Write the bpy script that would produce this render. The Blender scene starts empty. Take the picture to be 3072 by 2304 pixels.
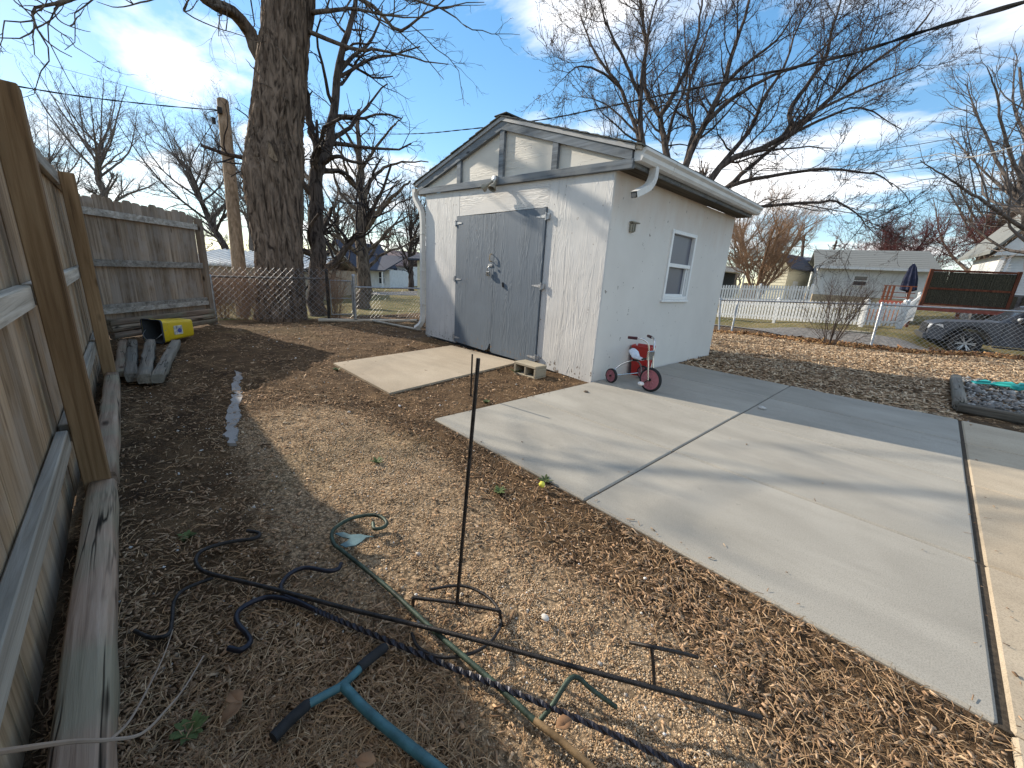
import bpy, bmesh, math, random
import numpy as np
from mathutils import Vector, Matrix
random.seed(7); RNG = np.random.default_rng(7)
R = math.radians
sc = bpy.context.scene
col = sc.collection

# ------------------------------------------------------------------ camera
FPX, PITCH, ROLL, YAW = 1186.75, -0.2692, 0.0618, 0.8019
CAM = np.array([2.6028, -3.8003, 1.1586])
def _axes():
    fw = np.array([-math.sin(YAW), math.cos(YAW), 0]); ri = np.array([math.cos(YAW), math.sin(YAW), 0]); up = np.array([0, 0, 1.])
    f = fw*math.cos(PITCH) + up*math.sin(PITCH); u = up*math.cos(PITCH) - fw*math.sin(PITCH)
    return ri*math.cos(ROLL) + u*math.sin(ROLL), u*math.cos(ROLL) - ri*math.sin(ROLL), f
CR, CU, CF = _axes()
cam = bpy.data.cameras.new('camera'); cam.sensor_width = 36; cam.lens = FPX/3072*36; cam.clip_start = .02; cam.clip_end = 2000
camo = bpy.data.objects.new('camera', cam); col.objects.link(camo)
camo.matrix_world = Matrix(((CR[0], CU[0], -CF[0], CAM[0]), (CR[1], CU[1], -CF[1], CAM[1]), (CR[2], CU[2], -CF[2], CAM[2]), (0, 0, 0, 1)))
sc.camera = camo
# survey helpers: from a bearing seen in the photograph to a point of the place at a known height, plane or distance
def ray(x, y): return CF + CR*(x-1536)/FPX - CU*(y-1152)/FPX
def at(x, y, d): return CAM + ray(x, y)*d
def gp(x, y, z=0.): r = ray(x, y); return CAM + r*(z-CAM[2])/r[2]
def pl(x, y, ax, v): r = ray(x, y); return CAM + r*(v-CAM[ax])/r[ax]

# ------------------------------------------------------------------ light
SUN_EL, SUN_H = R(26), np.array([-.972, -.235])          # towards the sun
SUN = np.array([SUN_H[0]*math.cos(SUN_EL), SUN_H[1]*math.cos(SUN_EL), math.sin(SUN_EL)])
w = bpy.data.worlds.new('World'); sc.world = w; w.use_nodes = True
wt = w.node_tree; wt.nodes.clear()
def wn(t, **k):
    n = wt.nodes.new(t)
    for a, v in k.items(): setattr(n, a, v)
    return n
wo = wn('ShaderNodeOutputWorld'); bg = wn('ShaderNodeBackground'); bg.inputs[1].default_value = .108
sky = wn('ShaderNodeTexSky', sky_type='NISHITA', sun_disc=False, sun_elevation=SUN_EL, sun_rotation=math.atan2(SUN_H[0], SUN_H[1]), air_density=1.0, dust_density=.1, ozone_density=1.6, altitude=300)
tc = wn('ShaderNodeTexCoord'); sep = wn('ShaderNodeSeparateXYZ'); wt.links.new(tc.outputs['Generated'], sep.inputs[0])
mz = wn('ShaderNodeMath', operation='MAXIMUM'); wt.links.new(sep.outputs[2], mz.inputs[0]); mz.inputs[1].default_value = .02
az = wn('ShaderNodeMath', operation='ADD'); wt.links.new(mz.outputs[0], az.inputs[0]); az.inputs[1].default_value = .12
dx = wn('ShaderNodeMath', operation='DIVIDE'); dy = wn('ShaderNodeMath', operation='DIVIDE')
wt.links.new(sep.outputs[0], dx.inputs[0]); wt.links.new(az.outputs[0], dx.inputs[1]); wt.links.new(sep.outputs[1], dy.inputs[0]); wt.links.new(az.outputs[0], dy.inputs[1])
cb = wn('ShaderNodeCombineXYZ'); wt.links.new(dx.outputs[0], cb.inputs[0]); wt.links.new(dy.outputs[0], cb.inputs[1])
mp = wn('ShaderNodeMapping'); mp.inputs['Location'].default_value = (5.6, 2.3, 0); mp.inputs['Rotation'].default_value = (0, 0, R(35)); mp.inputs['Scale'].default_value = (.62, 1.0, 1)
wt.links.new(cb.outputs[0], mp.inputs[0])
n1 = wn('ShaderNodeTexNoise'); n1.inputs['Scale'].default_value = 1.0; n1.inputs['Detail'].default_value = 9; n1.inputs['Roughness'].default_value = .56; n1.inputs['Distortion'].default_value = .25
wt.links.new(mp.outputs[0], n1.inputs['Vector'])
cr = wn('ShaderNodeValToRGB'); e = cr.color_ramp.elements; e[0].position = .49; e[0].color = (0, 0, 0, 1); e[1].position = .62; e[1].color = (1, 1, 1, 1)
wt.links.new(n1.outputs['Fac'], cr.inputs[0])
gmm = wn('ShaderNodeGamma'); gmm.inputs[1].default_value = .62; wt.links.new(sky.outputs[0], gmm.inputs[0])       # evens out the glare round the sun
hs = wn('ShaderNodeHueSaturation'); hs.inputs['Saturation'].default_value = 1.62; hs.inputs['Value'].default_value = 2.5; wt.links.new(gmm.outputs[0], hs.inputs['Color'])
mx = wn('ShaderNodeMixRGB'); wt.links.new(cr.outputs[0], mx.inputs[0]); wt.links.new(hs.outputs[0], mx.inputs[1]); mx.inputs[2].default_value = (9.6, 9.5, 9.5, 1)
wt.links.new(mx.outputs[0], bg.inputs[0]); wt.links.new(bg.outputs[0], wo.inputs[0])
sun = bpy.data.lights.new('sun', 'SUN'); sun.energy = 5.0; sun.angle = R(.53); sun.color = (1, .90, .75)
so = bpy.data.objects.new('sun', sun); col.objects.link(so); so.rotation_euler = Vector(SUN).to_track_quat('Z', 'Y').to_euler(); so.location = (-20, -6, 15)
sc.view_settings.view_transform = 'Standard'; sc.view_settings.look = 'None'; sc.view_settings.gamma = 1; sc.view_settings.exposure = .57
sc.render.engine = 'CYCLES'; sc.cycles.use_denoising = True; sc.cycles.max_bounces = 6; sc.cycles.transparent_max_bounces = 8

# ------------------------------------------------------------------ materials
class Mt:
    def __init__(s, name, rough=.8, metal=0., spec=.3):
        s.m = bpy.data.materials.new(name); s.m.use_nodes = True; s.t = s.m.node_tree
        s.b = s.t.nodes['Principled BSDF']; s.b.inputs['Roughness'].default_value = rough; s.b.inputs['Metallic'].default_value = metal
        s.b.inputs['Specular IOR Level'].default_value = spec
    def n(s, t, **k):
        n = s.t.nodes.new(t)
        for a, v in k.items(): setattr(n, a, v)
        return n
    def l(s, a, b): s.t.links.new(a, b)
    def set(s, inp, v):
        if hasattr(v, 'links') or isinstance(v, bpy.types.NodeSocket): s.l(v, inp)
        else: inp.default_value = v if not isinstance(v, tuple) or len(v) != 3 or inp.type != 'RGBA' else (*v, 1)
    def co(s, scale=(1, 1, 1), rnd=True):
        tcn = s.n('ShaderNodeTexCoord'); o = tcn.outputs['Object']
        if rnd:
            oi = s.n('ShaderNodeObjectInfo'); m = s.n('ShaderNodeMath', operation='MULTIPLY'); s.l(oi.outputs['Random'], m.inputs[0]); m.inputs[1].default_value = 57.
            ad = s.n('ShaderNodeVectorMath', operation='ADD'); s.l(o, ad.inputs[0]); s.l(m.outputs[0], ad.inputs[1]); o = ad.outputs[0]
        v = s.n('ShaderNodeVectorMath', operation='MULTIPLY'); s.l(o, v.inputs[0]); v.inputs[1].default_value = scale
        return v.outputs[0]
    def noise(s, vec, scale=5., detail=5., rough=.55, dist=0.):
        n = s.n('ShaderNodeTexNoise'); s.l(vec, n.inputs['Vector'])
        for k, v in (('Scale', scale), ('Detail', detail), ('Roughness', rough), ('Distortion', dist)): n.inputs[k].default_value = v
        return n.outputs['Fac']
    def voro(s, vec, scale=5., feat='F1'):
        n = s.n('ShaderNodeTexVoronoi', feature=feat); s.l(vec, n.inputs['Vector']); n.inputs['Scale'].default_value = scale
        return n
    def ramp(s, fac, stops):
        r = s.n('ShaderNodeValToRGB'); el = r.color_ramp.elements
        while len(el) < len(stops): el.new(.5)
        for q, (p, c) in zip(el, stops): q.position = p; q.color = (*c, 1) if isinstance(c, tuple) else (c, c, c, 1)
        s.l(fac, r.inputs[0]); return r.outputs[0]
    def mix(s, a, b, fac, mode='MIX'):
        m = s.n('ShaderNodeMixRGB', blend_type=mode)
        s.set(m.inputs[0], fac); s.set(m.inputs[1], a); s.set(m.inputs[2], b); return m.outputs[0]
    def rand(s): return s.n('ShaderNodeObjectInfo').outputs['Random']
    def bump(s, h, strength=.4, dist=.01, prev=None):
        b = s.n('ShaderNodeBump'); b.inputs['Strength'].default_value = strength; b.inputs['Distance'].default_value = dist
        s.l(h, b.inputs['Height'])
        if prev is not None: s.l(prev, b.inputs['Normal'])
        return b.outputs[0]
    def done(s, colr, normal=None, rough=None):
        s.set(s.b.inputs['Base Color'], colr)
        if normal is not None: s.l(normal, s.b.inputs['Normal'])
        if rough is not None: s.set(s.b.inputs['Roughness'], rough)
        return s.m
MATS = {}
def plain(name, c, rough=.6, metal=0., var=.12, nscale=9., bump=0., spec=.3):
    m = Mt(name, rough, metal, spec); v = m.co()
    n = m.noise(v, nscale, 6, .6)
    lo = tuple(x*(1-var*1.6) for x in c); hi = tuple(min(1, x*(1+var)) for x in c)
    cc = m.ramp(n, [(.3, lo), (.7, hi)])
    nb = m.bump(m.noise(v, nscale*6, 4), bump, .004) if bump else None
    MATS[name] = m.done(cc, nb); return MATS[name]
def wood(name, dark, mid, light, axis=2, scale=1., bump=.5, grey=None, var=.35, rough=.85, crack=False):
    m = Mt(name, rough, 0, .15)
    st = [34*scale]*3; st[axis] = 1.3*scale
    v = m.co(tuple(st)); g = m.noise(v, 1., 7, .62, .6)
    st2 = [9*scale]*3; st2[axis] = .5*scale
    g2 = m.noise(m.co(tuple(st2)), 1., 4, .5, .8)
    c = m.ramp(g, [(.28, dark), (.5, mid), (.74, light)])
    c = m.mix(c, m.ramp(g2, [(.35, .55), (.65, 1.15)]), .7, 'MULTIPLY')
    if grey:
        gm = m.ramp(m.noise(m.co((2.2, 2.2, 2.2)), 1.4, 5, .6), [(.42, 0.), (.62, 1.)])
        c = m.mix(c, m.mix(grey, c, .35), gm)
    # knots
    vk = [5.5]*3; vk[axis] = 2.0
    kn = m.voro(m.co(tuple(vk)), 1.0); km = m.ramp(kn.outputs['Distance'], [(.05, 1.), (.13, 0.)])
    c = m.mix(c, tuple(x*.45 for x in dark), km)
    if crack:
        vc = [7.]*3; vc[axis] = .35; cn = m.noise(m.co(tuple(vc)), 1., 4, .55, .3); ck = m.ramp(cn, [(.485, 0.), (.498, 1.), (.503, 1.), (.516, 0.)]); cm_ = m.ramp(m.noise(m.co((1.4, 1.4, 1.4)), 1., 2), [(.48, 0.), (.55, 1.)])
        c = m.mix(c, (.02, .015, .01), m.mix((0, 0, 0), ck, cm_)); g = m.mix(g, m.mix((1, 1, 1), (0, 0, 0), m.mix((0, 0, 0), ck, cm_)), .6, 'MULTIPLY')
    rv = m.ramp(m.rand(), [(0, 1-var), (1, 1+var*.35)]); c = m.mix(c, rv, 1., 'MULTIPLY')
    MATS[name] = m.done(c, m.bump(g, bump, .006)); return MATS[name]
wood('fence_wood', (.19, .118, .062), (.40, .275, .165), (.56, .41, .265), 2, grey=(.41, .335, .26), var=.3)
wood('fence_wood_back', (.15, .10, .064), (.34, .245, .168), (.48, .375, .275), 2, grey=(.37, .305, .25))
wood('rail_wood', (.24, .205, .16), (.50, .445, .365), (.66, .605, .52), 0, scale=.9, bump=.8)
wood('post_wood', (.10, .056, .028), (.25, .15, .075), (.39, .255, .14), 2, scale=.8, var=.15)
wood('timber_wood', (.17, .11, .075), (.35, .245, .175), (.50, .375, .285), 0, bump=.9, grey=(.27, .255, .175), crack=True)
wood('log_wood', (.08, .066, .05), (.20, .17, .135), (.31, .27, .22), 0, bump=.9, grey=(.17, .165, .14), crack=True)
wood('trim_wood', (.09, .10, .11), (.175, .20, .225), (.27, .30, .33), 0, bump=.5, grey=(.24, .25, .25), var=.15)
wood('pole_wood', (.15, .10, .06), (.30, .205, .13), (.42, .31, .22), 2, scale=.5)
wood('deck_wood', (.16, .05, .028), (.27, .09, .05), (.36, .14, .085), 2)

def siding(name, base, grain_axis, weather):
    m = Mt(name, .62, 0, .3); st = [17.]*3; st[grain_axis] = 1.5
    v = m.co(tuple(st)); g = m.noise(v, 1., 3, .45, 1.1)
    rd = m.ramp(g, [(.36, 0.), (.44, 1.), (.50, .1), (.56, .9), (.62, 0.)])      # raised wiggling grain
    msk = m.ramp(m.noise(m.co((5, 5, .8) if grain_axis == 2 else (.8, 5, 5)), 1., 2, .5), [(.42, .12), (.62, 1.)])
    h = m.mix(rd, msk, 1., 'MULTIPLY')
    blot = m.noise(m.co((1.1, 1.1, 1.1)), 2.2, 5, .6)
    c = m.mix(tuple(x*.88 for x in base), base, m.ramp(blot, [(.35, 0.), (.65, 1.)]))
    c = m.mix(c, tuple(x*.72 for x in base), m.mix((0, 0, 0), m.ramp(g, [(.40, .5), (.46, 0.)]), msk))
    # chipped paint that shows dark board, more of it low down
    geo = m.n('ShaderNodeNewGeometry'); sz = m.n('ShaderNodeSeparateXYZ'); m.l(geo.outputs['Position'], sz.inputs[0])
    low = m.ramp(sz.outputs[2], [(.02, 1.), (.28, 0.)])
    chips = m.noise(m.co((9, 9, 5)), 3.4, 4, .6)
    thr = m.n('ShaderNodeMath', operation='MULTIPLY_ADD'); m.l(low, thr.inputs[0]); thr.inputs[1].default_value = .115*weather; m.l(chips, thr.inputs[2])
    cm = m.ramp(thr.outputs[0], [(.70, 0.), (.712, 1.)])
    c = m.mix(c, (.17, .13, .10), cm)
    nb = m.bump(h, .55, .006); nb = m.bump(m.noise(m.co((60, 60, 60)), 2., 3), .08, .003, nb)
    MATS[name] = m.done(c, nb); return MATS[name]
siding('siding_white', (.60, .58, .55), 2, 1.); siding('siding_white_level', (.62, .59, .55), 0, 0.)
siding('siding_cream_level', (.60, .56, .49), 0, 0.); siding('door_paint', (.118, .146, .178), 2, 1.1)

def wallpaint():
    m = Mt('wall_paint', .6, 0, .3); v = m.co()
    c = m.ramp(m.noise(v, 1.3, 4, .6), [(.3, (.585, .555, .51)), (.7, (.655, .625, .575))])
    geo = m.n('ShaderNodeNewGeometry'); sz = m.n('ShaderNodeSeparateXYZ'); m.l(geo.outputs['Position'], sz.inputs[0])
    nz = m.noise(m.co((1, 3, 1)), 2.4, 5, .6)
    rz = m.n('ShaderNodeMath', operation='MULTIPLY_ADD'); m.l(nz, rz.inputs[0]); rz.inputs[1].default_value = .8; m.l(sz.outputs[2], rz.inputs[2])
    rust = m.ramp(rz.outputs[0], [(2.28/3, 0.), (2.28/3+.001, 0.)])
    mr = m.n('ShaderNodeMapRange'); m.l(rz.outputs[0], mr.inputs[0]); mr.inputs[1].default_value = 2.1; mr.inputs[2].default_value = 2.75; mr.inputs[3].default_value = 0; mr.inputs[4].default_value = .75
    c = m.mix(c, (.52, .40, .31), mr.outputs[0])
    ch = m.noise(m.co((7, 7, 5)), 2.6, 4, .6); c = m.mix(c, (.22, .19, .16), m.ramp(ch, [(.685, 0.), (.70, 1.)]))
    MATS['wall_paint'] = m.done(c, m.bump(m.noise(v, 26, 4), .12, .004))
wallpaint()
def concrete(name, a, b, speck=.05, blotch=1.2):
    m = Mt(name, .88, 0, .2); v = m.co()
    n = m.noise(v, blotch, 6, .62); c = m.ramp(n, [(.3, a), (.7, b)])
    f = m.noise(v, 220., 2, .6); c = m.mix(c, m.ramp(f, [(.36, .72), (.5, 1.), (.66, 1.12)]), .8, 'MULTIPLY')
    s = m.voro(v, 3.4); sm = m.ramp(m.noise(v, 14., 3, .6), [(.70, 0.), (.74, 1.)]); c = m.mix(c, tuple(x*.7 for x in a), m.mix((0, 0, 0), sm, .5))
    st = m.noise(m.co((.7, 2.6, 1)), 1.1, 5, .65, .5); c = m.mix(c, m.ramp(st, [(.36, .82), (.6, 1.04)]), .7, 'MULTIPLY')
    nb = m.bump(f, .18, .002); nb = m.bump(m.noise(v, 30., 3), .08, .004, nb)
    MATS[name] = m.done(c, nb)
concrete('concrete_new', (.292, .27, .228), (.362, .336, .287)); concrete('concrete_old', (.36, .29, .205), (.46, .385, .285)); concrete('concrete_pad', (.33, .268, .195), (.42, .35, .262))
concrete('block_concrete', (.28, .24, .17), (.38, .33, .245)); concrete('concrete_white', (.26, .25, .24), (.36, .345, .33))

def attr_mat(name, rough=.9, trans=0.):
    m = Mt(name, rough, 0, .1); a = m.n('ShaderNodeAttribute', attribute_name='Col')
    v = m.co((1, 1, 1), False); c = m.mix(a.outputs['Color'], m.ramp(m.noise(v, 90., 3), [(.3, .7), (.7, 1.2)]), .7, 'MULTIPLY')
    MATS[name] = m.done(c); return MATS[name]
attr_mat('litter')
def soil():
    m = Mt('soil', .95, 0, .1); v = m.co((1, 1, 1), False)
    a = m.n('ShaderNodeAttribute', attribute_name='Col'); sepc = m.n('ShaderNodeSeparateColor'); m.l(a.outputs['Color'], sepc.inputs[0])
    grav, lawn, far = sepc.outputs[0], sepc.outputs[1], sepc.outputs[2]
    n = m.noise(v, 3.2, 8, .68); fine = m.noise(v, 70., 4, .7); mid = m.noise(v, 17., 5, .7)
    base = m.ramp(n, [(.3, (.052, .032, .019)), (.52, (.12, .075, .041)), (.72, (.21, .135, .074))])
    base = m.mix(base, m.ramp(fine, [(.3, .45), (.55, 1.), (.75, 1.9)]), .85, 'MULTIPLY')
    peb = m.voro(v, 62.); pc = m.mix(m.ramp(peb.outputs['Distance'], [(.1, 1.), (.75, .28)]), (.50, .355, .22), 1., 'MULTIPLY')
    pc = m.mix(pc, m.ramp(peb.outputs['Color'], [(.2, .6), (.8, 1.35)]), .8, 'MULTIPLY')
    gm = m.n('ShaderNodeMath', operation='MULTIPLY_ADD'); m.l(mid, gm.inputs[0]); gm.inputs[1].default_value = .9; m.l(grav, gm.inputs[2])
    c = m.mix(base, pc, m.ramp(gm.outputs[0], [(.78, 0.), (1.0, 1.)]))
    lw = m.ramp(m.noise(v, 1.1, 6, .7), [(.3, (.075, .085, .025)), (.5, (.17, .14, .062)), (.7, (.24, .19, .10))])
    lw = m.mix(lw, m.ramp(mid, [(.3, .6), (.7, 1.3)]), .8, 'MULTIPLY')
    c = m.mix(c, lw, m.ramp(lawn, [(.3, 0.), (.7, 1.)]))
    nb = m.bump(fine, .9, .02); nb = m.bump(mid, .5, .04, nb)
    MATS['soil'] = m.done(c, nb)
soil()
def bark(name, dark, light, s=1.):
    m = Mt(name, .95, 0, .1); v = m.co((8*s, 8*s, .75*s), False)
    g = m.noise(v, 1.6, 5, .6, .6); c = m.ramp(g, [(.36, dark), (.47, tuple((a+b)/2 for a, b in zip(dark, light))), (.62, light)])
    c = m.mix(c, m.ramp(m.noise(m.co((1, 1, 1), False), 1.3, 5), [(.3, .7), (.7, 1.15)]), .7, 'MULTIPLY')
    MATS[name] = m.done(c, m.bump(g, 1., .06))
bark('bark_brown', (.045, .034, .026), (.19, .15, .115)); bark('bark_dark', (.028, .022, .019), (.125, .10, .085)); bark('bark_grey', (.08, .066, .058), (.22, .185, .16))
plain('twig_dark', (.034, .027, .026), .9); plain('twig_brown', (.07, .05, .04), .9); plain('twig_grey', (.17, .145, .13), .9); plain('twig_red', (.115, .04, .038), .9); plain('twig_tan', (.30, .19, .12), .9); plain('bud', (.10, .065, .04), .9)
plain('white_paint', (.72, .72, .71), .5, 0, .06); plain('gutter_white', (.58, .565, .53), .4, 0, .1, 4.); plain('vinyl', (.74, .74, .72), .4, 0, .04)
plain('black_metal', (.02, .017, .016), .5, .2, .9, 45., .5, .4); plain('purple_metal', (.017, .017, .026), .4, .4, .4, 30., .2, .5); plain('green_metal', (.04, .062, .045), .55, .2, .5, 20., .3); plain('rust_metal', (.20, .13, .065), .8, .1, .5, 20., .3)
plain('teal_paint', (.045, .13, .15), .5, 0, .3, 18., .2, .4); plain('black_rubber', (.022, .022, .023), .75, 0, .25, 20., .2); plain('chrome', (.62, .61, .6), .22, 1., .15); plain('galvanized', (.36, .37, .38), .45, .75, .2, 14.)
plain('red_plastic', (.42, .025, .02), .38, 0, .12, 4., 0, .5); plain('pink_plastic', (.40, .15, .17), .5, 0, .1, 5.); plain('grip_plastic', (.055, .012, .018), .5); plain('seat_plastic', (.62, .66, .72), .35, 0, .08); plain('yellow_plastic', (.72, .49, .012), .35, 0, .06, 4., 0, .5); plain('interior_shade', (.05, .055, .06), .7)  # last one: shade of hollow interiors painted as a dark tone
plain('shingle_green', (.10, .105, .098), .9, 0, .3, 40., .5); plain('shingle_grey', (.17, .175, .165), .9, 0, .22, 30., .4); plain('shingle_dark', (.045, .052, .075), .85, 0, .3, 12., .4)
plain('rope_tan', (.40, .31, .20), .9, 0, .3, 30.)
def glass(name, c, rough=.12):
    m = Mt(name, rough, 0, .6); v = m.co((1, 1, 1)); cc = m.ramp(m.noise(v, 1.2, 3), [(.3, tuple(x*.8 for x in c)), (.7, c)]); MATS[name] = m.done(cc)
glass('screen_glass', (.115, .12, .15), .35); glass('dark_glass', (.03, .035, .045), .08)

# ------------------------------------------------------------------ mesh helpers
def wloc(o):
    v = np.zeros(3)
    while o is not None: v = v + np.array(o.location); o = o.parent
    return v
def tag(o, label=None, cat=None, group=None, kind=None):
    for k, v in (('label', label), ('category', cat), ('group', group), ('kind', kind)):
        if v: o[k] = v
    return o
def thing(name, loc, label=None, cat=None, group=None, kind=None):
    o = bpy.data.objects.new(name, None); col.objects.link(o); o.location = loc; o.empty_display_size = .1
    return tag(o, label, cat, group, kind)
def link(name, me, parent=None, loc=(0, 0, 0)):
    o = bpy.data.objects.new(name, me); col.objects.link(o); o.parent = parent; o.location = loc; return o
class MB:
    def __init__(s): s.v = []; s.f = []
    def add(s, vs, fs):
        b = len(s.v); s.v.extend([tuple(map(float, p)) for p in vs]); s.f.extend([tuple(i+b for i in f) for f in fs]); return s
    def box(s, lo, hi, bev=0., M=None):
        lo = np.array(lo, float); hi = np.array(hi, float); c = (lo+hi)/2; h = abs(hi-lo)/2
        b = min(bev, h.min()*.9); V = []; idx = {}
        if b <= 0:
            for sx in (-1, 1):
                for sy in (-1, 1):
                    for sz in (-1, 1): idx[(sx, sy, sz)] = len(V); V.append(c+h*np.array((sx, sy, sz)))
            F = [[idx[k] for k in q] for q in (((-1,-1,-1),(-1,-1,1),(-1,1,1),(-1,1,-1)), ((1,-1,-1),(1,1,-1),(1,1,1),(1,-1,1)), ((-1,-1,-1),(1,-1,-1),(1,-1,1),(-1,-1,1)), ((-1,1,-1),(-1,1,1),(1,1,1),(1,1,-1)), ((-1,-1,-1),(-1,1,-1),(1,1,-1),(1,-1,-1)), ((-1,-1,1),(1,-1,1),(1,1,1),(-1,1,1)))]
        else:
            for sx in (-1, 1):
                for sy in (-1, 1):
                    for sz in (-1, 1):
                        sg = np.array((sx, sy, sz))
                        for a in range(3):
                            hh = h-b; hh[a] = h[a]; idx[(sx, sy, sz, a)] = len(V); V.append(c+hh*sg)
            F = []
            for a in range(3):
                o1, o2 = [i for i in range(3) if i != a]
                for sg in (-1, 1):
                    q = []
                    for s1, s2 in ((-1, -1), (1, -1), (1, 1), (-1, 1)):
                        k = [0, 0, 0]; k[a] = sg; k[o1] = s1; k[o2] = s2; q.append(idx[(*k, a)])
                    F.append(q)
            for a in range(3):                       # edges running along axis a
                o1, o2 = [i for i in range(3) if i != a]
                for s1 in (-1, 1):
                    for s2 in (-1, 1):
                        k0 = [0, 0, 0]; k0[o1] = s1; k0[o2] = s2; k1 = list(k0); k0[a] = -1; k1[a] = 1
                        F.append([idx[(*k0, o1)], idx[(*k1, o1)], idx[(*k1, o2)], idx[(*k0, o2)]])
            for sx in (-1, 1):
                for sy in (-1, 1):
                    for sz in (-1, 1): F.append([idx[(sx, sy, sz, a)] for a in range(3)])
        if M is not None: V = [np.array(M @ Vector(p)) for p in V]
        return s.add(V, F)
    def beam(s, a, b, wd, ht, up=(0, 0, 1), bev=.003):
        a = np.array(a, float); b = np.array(b, float); d = b-a; L = np.linalg.norm(d); d = d/L; up = np.array(up, float)
        x = np.cross(d, up); x /= np.linalg.norm(x); z = np.cross(x, d)
        M = Matrix(((x[0], d[0], z[0], a[0]), (x[1], d[1], z[1], a[1]), (x[2], d[2], z[2], a[2]), (0, 0, 0, 1)))
        return s.box((-wd/2, 0, -ht/2), (wd/2, L, ht/2), bev, M)
    def tube(s, pts, rad, k=8, cap=True, twist=0.):
        P = np.array(pts, float); n = len(P); rad = np.broadcast_to(np.array(rad, float), (n,))
        T = np.gradient(P, axis=0); T /= np.linalg.norm(T, axis=1)[:, None]+1e-12
        u = np.cross(T[0], (0, 0, 1)); u = u if np.linalg.norm(u) > .1 else np.cross(T[0], (1, 0, 0)); u /= np.linalg.norm(u)
        V = []
        for i in range(n):
            u = u-T[i]*(u@T[i]); u /= np.linalg.norm(u); v2 = np.cross(T[i], u)
            for j in range(k):
                a = 2*math.pi*j/k+twist*i; V.append(P[i]+rad[i]*(u*math.cos(a)+v2*math.sin(a)))
        F = [[i*k+j, i*k+(j+1) % k, (i+1)*k+(j+1) % k, (i+1)*k+j] for i in range(n-1) for j in range(k)]
        if cap: F += [list(range(k))[::-1], [(n-1)*k+j for j in range(k)]]
        return s.add(V, F)
    def prism(s, poly, off, M=None):
        n = len(poly); P = [np.array(p, float) for p in poly]; Q = [p+np.array(off, float) for p in P]; V = P+Q
        if M is not None: V = [np.array(M @ Vector(p)) for p in V]
        return s.add(V, [list(range(n))[::-1], list(range(n, 2*n))]+[[i, (i+1) % n, n+(i+1) % n, n+i] for i in range(n)])
    def lathe(s, prof, c, axis, k=24, a0=0, a1=2*math.pi):
        axis = np.array(axis, float); axis /= np.linalg.norm(axis); u = np.cross(axis, (0, 0, 1)); u = u if np.linalg.norm(u) > .1 else np.cross(axis, (1, 0, 0)); u /= np.linalg.norm(u); v2 = np.cross(axis, u); c = np.array(c, float)
        V = []; m = len(prof)
        for j in range(k):
            a = a0+(a1-a0)*j/k; d = u*math.cos(a)+v2*math.sin(a)
            for h, r in prof: V.append(c+axis*h+d*r)
        F = [[j*m+i, j*m+i+1, ((j+1) % k)*m+i+1, ((j+1) % k)*m+i] for j in range(k) for i in range(m-1)]
        return s.add(V, F)
    def build(s, name, mat, parent=None, smooth=False, loc=None):
        org = wloc(parent) if parent is not None else np.zeros(3)
        if loc is not None: org = np.array(loc, float)
        me = bpy.data.meshes.new(name); me.from_pydata([tuple(np.array(p)-org) for p in s.v], [], s.f)
        bm = bmesh.new(); bm.from_mesh(me); bmesh.ops.recalc_face_normals(bm, faces=bm.faces); bm.to_mesh(me); bm.free()
        me.materials.append(MATS[mat])
        if smooth: me.shade_smooth() if hasattr(me, 'shade_smooth') else None
        o = link(name, me, parent)
        if loc is not None: o.location = org if parent is None else org-wloc(parent)
        if smooth:
            for p in me.polygons: p.use_smooth = True
            try: me.set_sharp_from_angle(angle=R(50))
            except Exception: pass
        return o
def np_mesh(name, V, F, mat, parent=None, cols=None, smooth=False):
    V = np.asarray(V, np.float32); F = np.asarray(F, np.int32); k = F.shape[1]
    me = bpy.data.meshes.new(name); me.vertices.add(len(V)); me.vertices.foreach_set('co', V.ravel())
    me.loops.add(F.size); me.loops.foreach_set('vertex_index', F.ravel()); me.polygons.add(len(F))
    me.polygons.foreach_set('loop_start', np.arange(0, F.size, k, dtype=np.int32)); me.polygons.foreach_set('loop_total', np.full(len(F), k, np.int32))
    if cols is not None:
        ca = me.color_attributes.new('Col', 'FLOAT_COLOR', 'POINT'); ca.data.foreach_set('color', np.concatenate([cols, np.ones((len(cols), 1))], 1).astype(np.float32).ravel())
    if smooth: me.polygons.foreach_set('use_smooth', np.ones(len(F), bool))
    me.update(calc_edges=True); me.materials.append(MATS[mat])
    return link(name, me, parent)
def spline(pts, n):
    P = np.array(pts, float)
    if len(P) == 2: return P[0]+(P[1]-P[0])*np.linspace(0, 1, n)[:, None]
    Q = np.vstack([2*P[0]-P[1], P, 2*P[-1]-P[-2]]); t = np.linspace(0, len(P)-1-1e-9, n); i = t.astype(int); f = (t-i)[:, None]
    a, b, c, d = Q[i], Q[i+1], Q[i+2], Q[i+3]
    return .5*(2*b+(c-a)*f+(2*a-5*b+4*c-d)*f**2+(3*b-a-3*c+d)*f**3)
def vnoise(x, y, s, seed=0):                       # smooth value noise on arrays
    x = np.asarray(x, float)*s+seed*17.3; y = np.asarray(y, float)*s+seed*9.1
    xi = np.floor(x); yi = np.floor(y); fx = x-xi; fy = y-yi; fx = fx*fx*(3-2*fx); fy = fy*fy*(3-2*fy)
    def h(a, b):
        q = np.sin(a*127.1+b*311.7)*43758.5453; return q-np.floor(q)
    return (h(xi, yi)*(1-fx)+h(xi+1, yi)*fx)*(1-fy)+(h(xi, yi+1)*(1-fx)+h(xi+1, yi+1)*fx)*fy
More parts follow.
